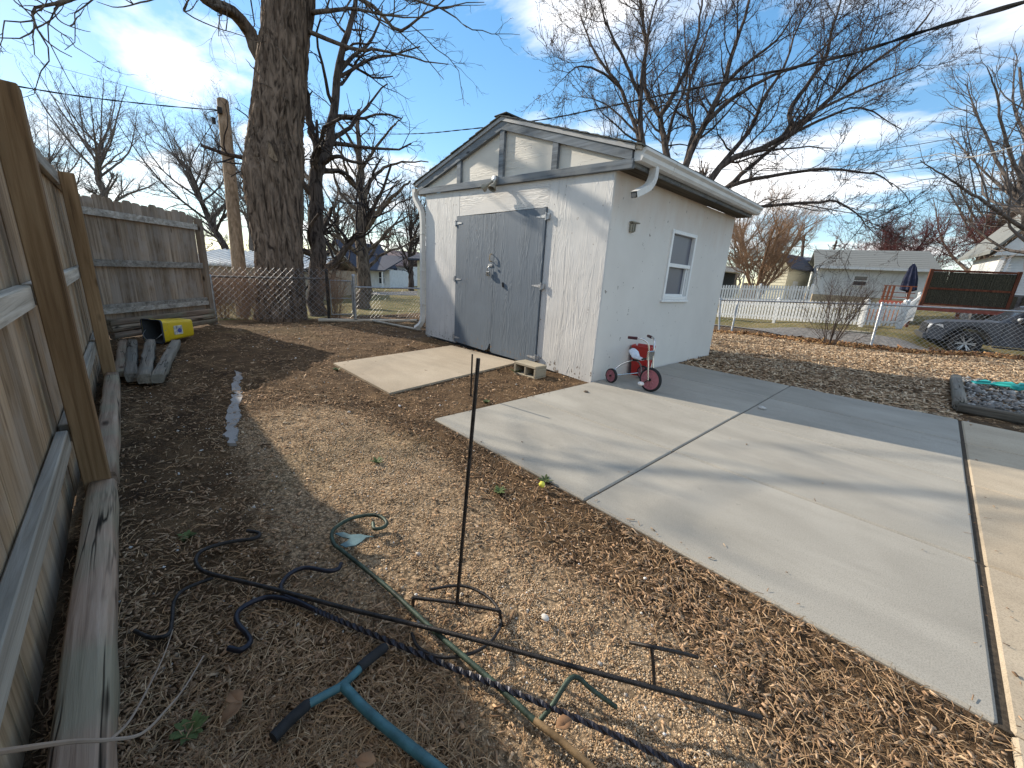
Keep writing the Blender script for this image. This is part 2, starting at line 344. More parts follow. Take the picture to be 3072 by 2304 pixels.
# ------------------------------------------------------------------ terrain
SX, SY0, SY1 = 3.0035, -2.1558, 2.2124            # driveway slab extents
JX, JY = 1.5267, (-2.1558, -1.0955, .089, 1.2522, 2.2124)
PAD = [gp(1000, 1090), gp(1168, 1180), gp(1556, 1087), gp(1355, 1037)]
W, L = 3.657, 3.516
CTRL = [(x, y, 0.) for x in (-5.5, -3, -1, 1, 3, 5) for y in (-6, -3, 0, 2.5)]+[(-2, 4, -.02), (1, 5, -.02), (4, 5, 0), (6, 6, 0), (-5.5, 4, -.1),
    (-2.38, 11.95, -.3), (1.62, 9.91, -.08), (4.16, 10.63, .0), (7, 11, .05), (0, 8, -.06), (3, 8, -.02), (-3, 8, -.15),
    (.33, 14.07, -.5), (-4, 15.5, -.55), (3.45, 16.3, -.57), (5, 18.2, -.57), (2.2, 13.2, -.5), (5.5, 14, -.5), (9, 17.5, -.55), (.87, 16.6, -.22), (.54, 17.7, -.05), (1.72, 18.25, .0), (-5.75, 19.5, -.38), (4, 19.6, -.1), (6, 20.6, -.05),
    (-4.3, 33.6, .48), (1.64, 35.2, .49), (6, 30, .5), (8, 40, .8), (-12, 40, .2), (30, 45, 1.2), (20, 20, .2), (15, 5, 0), (20, -20, 0), (0, -20, 0), (-20, -20, -.5),
    (-8.1, -2.6, -.17), (-7.34, .22, -.14), (-8.9, -1.05, -.27), (-12.3, 2.6, -.4), (-11.1, -1.5, -.5), (-17, 0, -.8), (-22.8, -1, -1.1), (-31.3, 12.5, -1.25), (-53, 16.8, -1.54), (-60, 40, -1.5), (-40, 60, -.8), (-80, 0, -1.6), (-30, 30, -.8), (-12, 12, -.5), (-100, 100, -.5), (60, 100, 2), (-20, 90, 0)]
CTRL = np.array(CTRL)
def ter(x, y):
    x = np.asarray(x, float); y = np.asarray(y, float); sh = x.shape; x = x.ravel(); y = y.ravel(); z = np.zeros(len(x))
    for i in range(0, len(x), 20000):
        d2 = (x[i:i+20000, None]-CTRL[:, 0])**2+(y[i:i+20000, None]-CTRL[:, 1])**2; wt_ = 1/(d2+.15)**1.9
        z[i:i+20000] = (wt_*CTRL[:, 2]).sum(1)/wt_.sum(1)
    return z.reshape(sh)
def inside_pad(x, y, m=0.):
    r = np.ones(np.shape(x), bool); c = sum(np.array(p) for p in PAD)/4
    for a, b in zip(PAD, PAD[1:]+PAD[:1]):
        ex, ey = b[0]-a[0], b[1]-a[1]; Ln = math.hypot(ex, ey); s = (ex*(y-a[1])-ey*(x-a[0]))/Ln; sc_ = (ex*(c[1]-a[1])-ey*(c[0]-a[0]))
        r &= (s*np.sign(sc_) > -m)
    return r
def covered(x, y, m=0.):
    return ((x > 0-m) & (x < SX+m+.03) & (y > SY0-m) & (y < SY1+m)) | ((x > SX+.016-m) & (x < 5.2) & (y > SY0-4) & (y < SY1+m)) | inside_pad(x, y, m) | ((x > -W-m) & (x < m) & (y > -m) & (y < L+m))
def yard(x, y): return np.clip((x+7.6)/.6, 0, 1)*np.clip((12.2+.2*x-y)/.8, 0, 1)*np.clip((y+4.9)/.3, 0, 1)
def relief(x, y):
    k = yard(x, y)
    return k*(-.028+.03*(vnoise(x, y, 1.7, 1)-.5)+.022*(vnoise(x, y, 5, 2)-.5)+.016*(vnoise(x, y, 14, 3)-.5))
def gz(x, y): z = ter(x, y)+relief(x, y); return np.where(covered(x, y, .09) & ~covered(x, y, -.055), np.clip(z, -.016, -.006), z)
GRAV = [(*gp(*p)[:2], r) for p, r in (((880, 1260), .30), ((1000, 1330), .34), ((1080, 1440), .34), ((1180, 1540), .30), ((1300, 1650), .26), ((1150, 1400), .2), ((1620, 1900), .22), ((1700, 2000), .20), ((1850, 2100), .2), ((1950, 2260), .2), ((1560, 1800), .16), ((2000, 2150), .15))]
def gravel(x, y): return np.clip(sum(np.exp(-((x-a)**2+(y-b)**2)/(2*(r*.95)**2)) for a, b, r in GRAV), 0, 1)
def axis_pts(lo, hi, step, far, n):
    g = np.geomspace(step*2, far, n); return np.concatenate([(lo-g)[::-1], np.arange(lo, hi, step), hi+g])
gx = axis_pts(-9.4, 5.6, .06, 400, 44); gy = axis_pts(-4.8, 12.6, .07, 400, 44)
GX, GY = np.meshgrid(gx, gy); GZ = gz(GX, GY)
GZ = np.where(covered(GX, GY, -.055), -.13, GZ)
lawn = np.where((GX < -8.0) | (GY > 12.5+.25*np.minimum(GX, 3)), 1., 0.); lawn = np.maximum(lawn, np.clip((vnoise(GX, GY, .9, 6)-.72)*3, 0, .35))
road = ((GY-.22*GX > 12.3) & (GY-.35*GX < 15.6) & (GX > -14) & (GX < 25)) | (np.abs(GX+31+.25*(GY-12)) < 4.) & (GY > -60)
gc = np.stack([gravel(GX, GY), np.where(road, 0, lawn), np.where(road, 1., 0.)], -1).reshape(-1, 3)
nx, ny = len(gx), len(gy); ii = (np.arange(ny-1)[:, None]*nx+np.arange(nx-1)[None]).ravel()
ground = np_mesh('ground', np.stack([GX, GY, GZ], -1).reshape(-1, 3), np.stack([ii, ii+1, ii+nx+1, ii+nx], 1), 'soil', None, gc, True)
tag(ground, kind='structure')
plain('asphalt', (.17, .155, .14), .95, 0, .3, 6., .4)
def ribbon(name, mat, center, half, lift):
    P = spline(center, 40); d = np.gradient(P[:, :2], axis=0); d /= np.linalg.norm(d, axis=1)[:, None]; nrm = np.stack([-d[:, 1], d[:, 0]], 1)
    V = []; rows = np.linspace(-half, half, 7)
    for r in rows: q = P[:, :2]+nrm*r; V.append(np.column_stack([q, ter(q[:, 0], q[:, 1])+lift]))
    V = np.array(V); n = len(P); F = [[a*n+i, a*n+i+1, (a+1)*n+i+1, (a+1)*n+i] for a in range(6) for i in range(n-1)]
    return tag(np_mesh(name, V.reshape(-1, 3), F, mat, None, None, True), kind='structure')
ribbon('alley', 'asphalt', [(-14, 13.2), (-4, 14.6), (1, 14.6), (5, 15.6), (12, 19)], 1.5, .03)
ribbon('street', 'asphalt', [(-22, -40), (-27, -10), (-31, 12), (-35, 40), (-38, 80)], 3.2, .04)
plain('sidewalk_concrete', (.38, .36, .33), .9, 0, .15, 5., .2)
ribbon('sidewalk', 'sidewalk_concrete', [(-16.5, -40), (-21.5, -10), (-25.5, 12), (-29.5, 40)], .6, .05)

# concrete: driveway of separate panels, each with its own tooled edges
drive = thing('driveway', (0, 0, 0), kind='structure')
for xa, xb, mt_ in ((0.012, JX, 'concrete_new'), (JX, SX, 'concrete_new'), (SX+.016, 4.56, 'concrete_old'), (4.56, 6.1, 'concrete_old')):
    ys = list(JY) if xa < SX else [-4.6, -3.3]+list(JY)
    for ya, yb in zip(ys[:-1], ys[1:]):
        MB().box((xa+.004, ya+.005, -.11), (xb-.004, yb-.005, RNG.uniform(-.0015, .0015)), .009).build('concrete_panel', mt_, drive)
plain('joint_dirt', (.06, .045, .03), .95, 0, .4, 60., .5)
for lo, hi in (((JX-.006, SY0, -.1), (JX+.006, SY1, -.014)), ((SX-.006, SY0, -.1), (SX+.022, SY1, -.010))): MB().box(lo, hi).build('joint_filler', 'joint_dirt', drive)
for yj in JY[1:-1]: MB().box((.02, yj-.006, -.1), (4.5, yj+.006, -.012)).build('joint_filler', 'joint_dirt', drive)
pad = MB(); pad.prism([(p[0], p[1], -.1) for p in PAD], (0, 0, .105)); tag(pad.build('concrete_pad', 'concrete_pad'), kind='structure')

# ------------------------------------------------------------------ litter on the ground
def polar(n, r0, r1, half=R(66), pw=1.):
    r = np.exp(RNG.uniform(math.log(r0), math.log(r1), n)) if pw == 1. else r0+(r1-r0)*RNG.random(n)**pw
    a = YAW+math.pi/2+RNG.uniform(-half, half, n)
    return CAM[0]+r*np.cos(a), CAM[1]+r*np.sin(a), r
def keep(x, y, r, m=.01):
    k = ~covered(x, y, m) & (y > -4.12) & (x > -7.2) & (y < 12.0+.2*x) & (x < 5.4) & ~((x < -4.9) & (y < -4.15-(x+4.95)*1.0+.02)) & ~((y > 2.72) & (y < 2.9) & (x > 2.95)) & ~((x > 2.95) & (x < 3.08) & (y > 2.7) & (y < 5.4))
    return x[k], y[k], r[k]
def frames(n, tilt):
    a = RNG.uniform(0, 2*math.pi, n); t = RNG.normal(0, tilt, n); s = RNG.normal(0, tilt, n)
    f = np.stack([np.cos(a), np.sin(a), np.tan(t)], 1); f /= np.linalg.norm(f, axis=1)[:, None]
    g = np.stack([-np.sin(a), np.cos(a), np.tan(s)], 1); g -= f*(f*g).sum(1)[:, None]; g /= np.linalg.norm(g, axis=1)[:, None]
    return f, g, np.cross(f, g)
def pick(pal, n, jit=.18):
    pal = np.array(pal); c = pal[RNG.integers(0, len(pal), n)]; return np.clip(c*(1+RNG.normal(0, jit, (n, 1))), .01, .9)
def chips(name, label, x, y, ln, wd, pal, tilt=.22, lift=.004):
    n = len(x); f, g, h = frames(n, tilt); c = np.stack([x, y, gz(x, y)+lift+RNG.uniform(0, .008, n)], 1)
    l = ln*RNG.lognormal(0, .45, n); w_ = np.minimum(wd*RNG.lognormal(0, .4, n), l*.6); th = np.clip(w_*.35, .001, .006)
    V = np.empty((n, 8, 3)); q = 0
    for sz in (-1, 1):
        for sx, sy in ((-1, -1), (1, -1), (1, 1), (-1, 1)):
            tp = RNG.uniform(.55, 1., (n, 1)) if sx > 0 else 1.
            V[:, q] = c+f*(l*.5*sx)[:, None]+g*(w_*.5*sy)[:, None]*tp+h*(th*.5*sz)[:, None]; q += 1
    base = np.arange(n)[:, None, None]*8; fc = np.array([[4, 5, 6, 7], [0, 1, 5, 4], [1, 2, 6, 5], [2, 3, 7, 6], [3, 0, 4, 7]])[None]
    cols = np.repeat(pick(pal, n), 8, 0)
    return tag(np_mesh(name, V.reshape(-1, 3), (base+fc).reshape(-1, 4), 'litter', None, cols), label, 'ground cover', kind='stuff')
def straws(name, label, x, y, ln, wd, pal, rise=.02):
    n = len(x); a = RNG.uniform(0, 2*math.pi, n); l = ln*RNG.lognormal(0, .4, n); bend = RNG.normal(0, .6, n); S = 4
    z0 = gz(x, y)+.004; V = np.empty((n, S, 2, 3)); px_, py_ = x.copy(), y.copy(); hgt = rise*RNG.random(n)
    for s in range(S):
        aa = a+bend*s/S; t = s/(S-1); d = np.stack([-np.sin(aa), np.cos(aa)], 1)*(wd*(1-.5*t)*RNG.uniform(.7, 1.3, n))[:, None]*.5
        zz = z0+hgt*math.sin(math.pi*min(t+.15, 1.))+.001*s
        V[:, s, 0] = np.stack([px_-d[:, 0], py_-d[:, 1], zz], 1); V[:, s, 1] = np.stack([px_+d[:, 0], py_+d[:, 1], zz+wd*.4], 1)
        px_ = px_+np.cos(aa)*l/S; py_ = py_+np.sin(aa)*l/S
    base = np.arange(n)[:, None, None]*S*2; fc = np.array([[2*s, 2*s+1, 2*s+3, 2*s+2] for s in range(S-1)])[None]
    return tag(np_mesh(name, V.reshape(-1, 3), (base+fc).reshape(-1, 4), 'litter', None, np.repeat(pick(pal, n), S*2, 0)), label, 'ground cover', kind='stuff')
OCT = np.array([(1, 0, 0), (-1, 0, 0), (0, 1, 0), (0, -1, 0), (0, 0, 1), (0, 0, -1)], float); OF = np.array([(0, 2, 4), (2, 1, 4), (1, 3, 4), (3, 0, 4), (2, 0, 5), (1, 2, 5), (3, 1, 5), (0, 3, 5)])
def pebbles(name, label, x, y, sz, pal, lift=.0):
    n = len(x); f, g, h = frames(n, .3); s = (sz*RNG.lognormal(0, .35, n))[:, None]; V = np.empty((n, 6, 3)); c = np.stack([x, y, gz(x, y)+lift], 1)+np.array([0, 0, .35])*s
    for q in range(6): V[:, q] = c+f*s*OCT[q, 0]*RNG.uniform(.8, 1.3, (n, 1))+g*s*OCT[q, 1]*RNG.uniform(.7, 1.1, (n, 1))+h*s*.7*OCT[q, 2]
    return tag(np_mesh(name, V.reshape(-1, 3), (np.arange(n)[:, None, None]*6+OF[None]).reshape(-1, 3), 'litter', None, np.repeat(pick(pal, n), 6, 0), True), label, 'ground cover', kind='stuff')
MULCH = [(.35, .225, .135), (.28, .175, .103), (.19, .118, .07), (.43, .30, .19), (.11, .069, .042), (.39, .255, .155), (.23, .145, .088)]
x, y, r = keep(*polar(105000, .7, 15)); gm = gravel(x, y); dens = .22+.62*np.clip((vnoise(x, y, 1.6, 8)-.25)*2, 0, 1); k = RNG.random(len(x)) < dens*(1-.86*gm)
x, y, r = x[k], y[k], r[k]; chips('mulch_chips', 'brown shredded wood mulch covering the yard soil', x, y, .015+.0022*r, .0034+.0007*r, MULCH)
x, y, r = keep(*polar(62000, .7, 11)); k = RNG.random(len(x)) < (.25+.75*np.clip((vnoise(x, y, 1.2, 4)-.3)*2.4, 0, 1))*(1-.9*gravel(x, y)); x, y, r = x[k], y[k], r[k]
straws('dry_grass', 'flattened dry straw-coloured grass over the yard soil', x, y, .062+.004*r, .0015+.0005*r, [(.36, .232, .128), (.30, .187, .10), (.24, .15, .083), (.43, .30, .18), (.27, .185, .108)])
gi = RNG.integers(0, len(GRAV), 60000); ga = np.array(GRAV); x = ga[gi, 0]+RNG.normal(0, 1, 60000)*ga[gi, 2]*.85; y = ga[gi, 1]+RNG.normal(0, 1, 60000)*ga[gi, 2]*.85
x, y, r = keep(x, y, np.hypot(x-CAM[0], y-CAM[1])); pebbles('pea_gravel', 'fine tan pea gravel in a worn path over the soil', x, y, .0019+.0005*r, [(.48, .345, .215), (.54, .405, .265), (.40, .275, .165), (.58, .46, .325), (.43, .29, .17)])
x, y, r = keep(*polar(1500, .9, 11)); pebbles('loose_pebbles', 'scattered pale pebbles lying on the yard soil', x, y, .004+.0008*r, [(.50, .46, .41), (.62, .6, .57), (.33, .29, .25), (.42, .33, .24)])
x, y, r = polar(60000, .9, 9); k = (covered(x, y, -.004) & ~covered(x, y, -.08)) & ~((x > -W) & (x < .02) & (y > -.03)) & (RNG.random(len(x)) < .035) | (covered(x, y, -.1) & (RNG.random(len(x)) < .0012)) & ~((x > -W) & (x < .02) & (y > -.03)); x, y, r = x[k], y[k], r[k]
bl = chips('blown_chips', 'stray mulch chips blown onto the concrete edges', x, y, .009+.0016*r, .003+.0005*r, MULCH); me_ = bl.data; co_ = np.empty(len(me_.vertices)*3, np.float32); me_.vertices.foreach_get('co', co_); co_ = co_.reshape(-1, 8, 3); co_[:, :, 2] += (.006-co_[:, :, 2].mean(1))[:, None]; me_.vertices.foreach_set('co', co_.ravel())
# pale chips between driveway and the right hand fence
x = RNG.uniform(-2.6, 5.2, 46000); y = RNG.uniform(2.2, 10.6, 46000); x, y, r = keep(x, y, np.hypot(x-CAM[0], y-CAM[1])); k = ~((x > 3.02) & (y < 6.2)); x, y, r = x[k], y[k], r[k]
chips('pale_wood_chips', 'pale wood chip mulch between the driveway and the chain link fence', x, y, .05, .016, [(.48, .35, .225), (.39, .27, .165), (.57, .44, .30), (.28, .185, .11), (.20, .13, .082)], .28)
# ------------------------------------------------------------------ shed
shed = thing('shed', (-W/2, L/2, 0), 'small white shed with gabled front, grey double doors and side window', 'shed')
def tz(X): return 2.243+(2.352-2.243)*(-X/W)                     # wall head, sagging a little to the right
RA = (-1.76, 3.035); RR = (.205, 2.402); RL = (-3.85, 2.500)      # rake line: apex, right end, left end (upper edge of rake board)
def rk(X): a, b = (RA, RR) if X > RA[0] else (RA, RL); return a[1]+(b[1]-a[1])*(X-a[0])/(b[0]-a[0])
def fpanel(name, mt_, poly, y0, th): return MB().prism([(px_, y0, pz) for px_, pz in poly], (0, th, 0)).build(name, mt_, shed)
fpanel('wall_panel', 'siding_white', [(-W, .02), (-2.740, .02), (-2.740, 1.97), (-2.702, 1.97), (-2.702, tz(-2.7)), (-W, tz(-W))], 0, .03)
fpanel('wall_panel', 'siding_white_level', [(-2.698, 1.968), (-.884, 1.968), (-.884, tz(-.88)), (-2.698, tz(-2.7))], 0.002, .03)
fpanel('wall_panel', 'siding_white', [(-.880, 1.97), (-.890, 1.97), (-.890, .015), (.004, -.02), (.004, tz(0)), (-.880, tz(-.88))], 0, .03)
# gable infill
GX_ = [-3.72, -2.69, -1.745, -.815, .16]
for a, b in zip(GX_[:-1], GX_[1:]):
    poly = [(a+.002, tz(a)+.03), (b-.002, tz(b)+.03), (b-.002, rk(b)-.04)]
    if a < RA[0] < b: poly.append((RA[0], RA[1]-.04))
    poly.append((a+.002, rk(a)-.04)); fpanel('gable_panel', 'siding_cream_level', poly, .006, .025)
# trim: sill board, three studs, two rake boards, paler mouldings
MB().beam((-3.812, -.022, tz(-3.812)+.046), (.222, -.022, tz(.222)+.044), .044, .088).build('trim_board', 'trim_wood', shed)
for a, b in ((-2.735, -2.647), (-1.800, -1.712), (-.862, -.778)):
    m = (a+b)/2; MB().prism([(a, -.036, tz(a)+.089), (b, -.036, tz(b)+.089), (b, -.036, rk(b)-.086), (a, -.036, rk(a)-.086)], (0, .038, 0)).build('trim_stud', 'trim_wood', shed)
for (xa, za), (xb, zb) in ((RA, RR), (RL, RA)):
    MB().prism([(xa, -.046, za-.094), (xb, -.046, zb-.094), (xb, -.046, zb), (xa, -.046, za)], (0, .05, 0)).build('rake_board', 'trim_wood', shed)
plain('moulding_grey', (.34, .345, .345), .6, 0, .1)
for (xa, za), (xb, zb), s in ((RA, (RR[0]+.03, RR[1]-.01), 1), ((RL[0]-.03, RL[1]-.008), RA, -1)):
    MB().prism([(xa, -.064, za+.002), (xb, -.064, zb+.002), (xb, -.064, zb+.046), (xa, -.064, za+.046)], (0, .07, 0)).build('rake_moulding', 'moulding_grey', shed)
# roof slopes with stepped shingle courses
for s, (xe, ze) in ((1, (.30, RR[1]-.03)), (-1, (-3.95, RL[1]-.025))):
    xa, za = RA[0], RA[1]; n = 15
    for c in range(n):
        t0, t1 = c/n, (c+1.35)/n; t1 = min(t1, 1.01)
        X0, X1 = xa+(xe-xa)*t0, xa+(xe-xa)*t1; Z0, Z1 = za+(ze-za)*t0, za+(ze-za)*t1; j = RNG.uniform(-.008, .008)
        MB().prism([(X0, -.085+j, Z0+.049), (X1, -.085+j, Z1+.052), (X1, -.085+j, Z1+.066), (X0, -.085+j, Z0+.054)], (0, L+.2, 0)).build('shingle_course', 'shingle_green', shed)
    MB().prism([(xa, -.05, za+.012), (xe, -.05, ze+.012), (xe, -.05, ze+.047), (xa, -.05, za+.047)], (0, L+.12, 0)).build('roof_deck', 'rail_wood', shed)
MB().box((RA[0]-.12, -.086, RA[1]+.056), (RA[0]+.12, L+.115, RA[1]+.074), .01).build('ridge_cap', 'shingle_green', shed)
# side and back walls; the right wall is built round its window opening
WY0, WY1, WZ0, WZ1 = 1.43, 2.18, .955, 1.85
for lo, hi in (((-.1, .031, -.02), (0, WY0, 2.27)), ((-.1, WY1, -.03), (0, L, 2.26)), ((-.1, WY0, -.02), (0, WY1, WZ0)), ((-.1, WY0, WZ1), (0, WY1, 2.27))): MB().box(lo, hi).build('wall', 'wall_paint', shed)
MB().box((-W, .031, -.02), (-W+.1, L, 2.36)).build('wall', 'wall_paint', shed); MB().box((-W+.1, L-.1, -.02), (-.1, L, 2.3)).build('wall', 'wall_paint', shed)
MB().box((-W+.1, .04, -.05), (-.1, L-.1, .01)).build('shed_floor', 'interior_shade', shed)
# window
wi = MB(); f_ = .045
for lo, hi in (((-.06, WY0, WZ0), (.022, WY0+f_, WZ1)), ((-.06, WY1-f_, WZ0), (.022, WY1, WZ1)), ((-.06, WY0+f_, WZ1-f_), (.022, WY1-f_, WZ1)), ((-.06, WY0+f_, WZ0), (.022, WY1-f_, WZ0+f_))): wi.box(lo, hi, .004)
win = wi.build('window', 'vinyl', shed)
MB().box((-.02, WY0-.03, WZ0-.035), (.035, WY1+.03, WZ0-.002), .006).build('sill', 'vinyl', win)
MB().box((-.05, WY0+f_, 1.385), (.008, WY1-f_, 1.435), .004).build('meeting_rail', 'vinyl', win)
for lo, hi in (((-.05, WY0+f_, WZ0+f_), (-.006, WY0+f_+.03, 1.385)), ((-.05, WY1-f_-.075, WZ0+f_), (-.012, WY1-f_-.045, 1.385)), ((-.05, WY1-f_-.022, WZ0+f_), (-.006, WY1-f_, 1.385)), ((-.05, WY0+f_+.03, WZ0+f_), (-.006, WY1-f_-.075, WZ0+f_+.03))): MB().box(lo, hi, .003).build('sash', 'vinyl', win)
MB().box((-.04, WY0+f_+.002, 1.437), (-.03, WY1-f_-.002, WZ1-f_-.002)).build('pane', 'screen_glass', win)
MB().box((-.062, WY0+f_+.002, WZ0+f_+.002), (-.052, WY1-f_-.002, 1.383)).build('pane', 'screen_glass', win)
# eaves: fascia, soffit, gutter
MB().box((.185, -.01, 2.262), (.215, L+.08, 2.385), .003).build('fascia', 'trim_wood', shed)
wood('soffit_wood', (.05, .04, .03), (.11, .09, .065), (.17, .14, .10), 1)
MB().prism([(0.002, .0, 2.262), (.184, .0, 2.262), (.184, 0, 2.275), (.002, 0, 2.275)], (0, L+.07, 0)).build('soffit', 'soffit_wood', shed)
GP = [(.218, 2.408), (.218, 2.300), (.30, 2.296), (.318, 2.325), (.322, 2.360), (.345, 2.385), (.345, 2.408), (.335, 2.408), (.333, 2.39), (.312, 2.362), (.308, 2.33), (.295, 2.306), (.228, 2.310), (.228, 2.408)]
gut = MB().prism([(a, -.02, b) for a, b in GP], (0, L+.14, 0)).build('gutter', 'gutter_white', shed)
for yc in (-.025, L+.118): MB().prism([(a, yc, b) for a, b in GP[:7]], (0, .006, 0)).build('end_cap', 'gutter_white', gut)
MB().prism([(a+.003*(1 if a > .25 else -.3), .62, b-.002) for a, b in GP[1:7]]+[(.33, .62, 2.38), (.30, .62, 2.33)], (0, .012, 0)).build('gutter_joint', 'gutter_white', gut)
def rect_pipe(pts, wd, ht, ribs=0):
    P = spline(pts, 22 if ribs else len(pts)*1 if len(pts) == 2 else 14); m = MB(); n = len(P); T = np.gradient(P, axis=0); T /= np.linalg.norm(T, axis=1)[:, None]; V = []
    for i in range(n):
        u = np.array((1., 0, 0)); u = u-T[i]*(u@T[i]); u /= np.linalg.norm(u); v2 = np.cross(T[i], u); g_ = 1+(.05 if ribs and i % 2 and 4 < i < 18 else 0)
        for a, b in ((-1, -1), (1, -1), (1, 1), (-1, 1)): V.append(P[i]+u*wd/2*a*g_+v2*ht/2*b*g_)
    F = [[i*4+j, i*4+(j+1) % 4, (i+1)*4+(j+1) % 4, (i+1)*4+j] for i in range(n-1) for j in range(4)]
    return m.add(V, F)
rect_pipe([(.27, .30, 2.305), (.27, .29, 2.20), (.268, .23, 2.115), (.262, .12, 2.055), (.255, .0, 2.0)], .075, .062, 1).build('gutter_elbow', 'gutter_white', gut)
MB().box((.228, -.004, 1.976), (.282, .0, 2.026)).build('mouth_shade', 'interior_shade', gut)  # dark plate painted as the shade in the elbow's open end
# left gutter and long downspout
MB().prism([(-4.06, -.03, 2.47), (-4.05, -.03, 2.385), (-3.97, -.03, 2.38), (-3.955, -.03, 2.47)], (0, L+.15, 0)).build('gutter', 'gutter_white', shed)
ds = rect_pipe([(-3.95, -.035, 2.40), (-3.93, -.035, 2.30), (-3.83, -.035, 2.20), (-3.735, -.035, 2.10), (-3.70, -.035, 1.95), (-3.70, -.035, 1.6), (-3.70, -.035, 1.2), (-3.70, -.035, .8), (-3.70, -.035, .42), (-3.70, -.04, .28), (-3.73, -.07, .19), (-3.80, -.12, .12)], .062, .075).build('downspout', 'gutter_white', shed)
for zb in (1.72, 1.12, .55): MB().box((-3.738, -.077, zb), (-3.655, -.003, zb+.022), .002).build('band', 'gutter_white', ds)
# doors with strap hinges
def strap(parent, X, z, d):
    m = MB(); m.prism([(X-.005*d, -.030, z-.022), (X+.15*d, -.030, z-.006), (X+.15*d, -.030, z+.006), (X-.005*d, -.030, z+.022)], (0, .005, 0))
    m.prism([(X-.012*d, -.030, z-.040), (X-.055*d, -.030, z-.03), (X-.055*d, -.030, z+.03), (X-.012*d, -.030, z+.040)], (0, .026, 0)); m.tube([(X-.008*d, -.033, z-.045), (X-.008*d, -.033, z+.045)], .008, 8)
    m.build('hinge', 'hinge_metal', parent)
plain('hinge_metal', (.42, .42, .42), .5, .5, .3, 30.)
dl = fpanel('door', 'door_paint', [(-2.732, .045), (-1.95, .030), (-1.885, .06), (-1.845, .15), (-1.819, .155), (-1.819, 1.948), (-2.732, 1.962)], -.024, .03)
dr = fpanel('door', 'door_paint', [(-1.812, .05), (-1.78, .028), (-.899, .022), (-.899, 1.958), (-1.812, 1.953)], -.026, .03)
for z in (1.86, 1.04, .12): strap(dl, -2.736, z, 1); strap(dr, -.893, z, -1)
MB().box((-2.0, .03, .01), (-1.81, .05, .16), .003).build('kick_board', 'timber_wood', dl)
hasp = MB().box((-1.93, -.036, 1.25), (-1.84, -.025, 1.285), .003); hasp.tube([(-1.835, -.06, 1.25), (-1.835, -.062, 1.28)], .007, 8); hasp.build('hasp', 'hinge_metal', dr)
pullr = MB().tube(spline([(-1.862, -.027, 1.42), (-1.862, -.06, 1.41), (-1.862, -.062, 1.33), (-1.862, -.027, 1.32)], 12), .007, 8); pullr.build('pull_handle', 'rope_tan', dl)
lk = MB().box((-1.93, -.075, 1.12), (-1.862, -.040, 1.185), .008); lko = lk.build('padlock', 'chrome'); tag(lko, 'silver padlock hanging from the hasp of the grey shed doors', 'padlock')
MB().tube(spline([(-1.918, -.057, 1.18), (-1.915, -.057, 1.225), (-1.897, -.057, 1.24), (-1.878, -.057, 1.225), (-1.875, -.057, 1.18)], 12), .0055, 8).build('shackle', 'chrome', lko, True)
MB().lathe([(0, .0), (0, .012), (.003, .012), (.003, 0)], (-1.89, -.079, 1.15), (0, 1, 0), 12).build('keyhole', 'black_metal', lko)
bt = MB().tube([(-1.60, -.035, 1.045), (-1.585, -.036, .985)], .014, 8); bt.build('door_hook', 'black_metal', dr)
# floodlight under the gable
fx, fz = -1.83, 2.36
fl = MB().lathe([(0, 0), (0, .055), (.035, .05), (.045, 0)], (fx, -.045, fz), (0, -1, 0), 16).build('floodlight', 'galvanized', shed, True)
plain('lamp_beige', (.27, .25, .20), .5, .2, .15)
for dxx, ax in ((-.03, (-.75, -.45, -.55)), (.045, (.10, -.55, -.85))):
    a = np.array(ax); a /= np.linalg.norm(a); p0 = np.array((fx+dxx, -.075, fz-.01)); p1 = p0+np.array((dxx*.6, -.045, -.05))
    MB().tube([p0, p1], .014, 8).build('lamp_arm', 'lamp_beige', fl, True)
    hd = MB().lathe([(-.01, 0.), (0, .022), (.04, .027), (.07, .05), (.10, .053), (.10, .046), (.08, .04)], p1, a, 18).build('lamp_head', 'lamp_beige', fl, True)
# bracket on the right wall
br = MB().box((.0, .40, 1.70), (.035, .47, 1.79), .006); br.box((.0, .39, 1.80), (.05, .55, 1.815), .004); br.tube([(.045, .42, 1.71), (.045, .42, 1.79)], .008, 8); br.tube([(.045, .455, 1.71), (.045, .455, 1.79)], .008, 8); br.build('wall_bracket', 'lamp_beige', shed)

# ------------------------------------------------------------------ left privacy fence (seen from its rail side)
pf = thing('privacy_fence', (-1.2, -4.1, 0), 'tall weathered wooden board fence with brown posts along the left edge', 'fence')
def dogear(wd, ht, th):
    m = MB(); c = wd*.22; m.prism([(-wd/2, 0, 0), (wd/2, 0, 0), (wd/2, 0, ht-c*.9), (wd/2-c, 0, ht), (-wd/2+c, 0, ht), (-wd/2, 0, ht-c*.9)], (0, th, 0)); return m
def shared(name, mb, mat):
    me = bpy.data.meshes.new(name); me.from_pydata(mb.v, [], mb.f); bm = bmesh.new(); bm.from_mesh(me); bmesh.ops.recalc_face_normals(bm, faces=bm.faces); bm.to_mesh(me); bm.free(); me.materials.append(MATS[mat]); return me
pk = [shared('picket', dogear(.141, h, .017), 'fence_wood') for h in (1.86, 1.85, 1.87)]
pb = np.array(pf.location); X = 2.85; i = 0
while X > -5.05:
    o = link('picket', pk[i % 3], pf, np.array((X, -4.155+RNG.uniform(-.003, .003), -.035+RNG.uniform(-.01, .02)))-pb); o.rotation_euler = (0, R(RNG.normal(0, .07)), R(RNG.normal(0, .5))); X -= .1425+RNG.uniform(-.001, .0015); i += 1
PX = [2.46, 0., -2.5, -5.0]
for X in PX[:3]: MB().box((X-.045, -4.09, -.1), (X+.045, -4.0, 1.74), .004).build('post', 'post_wood', pf)
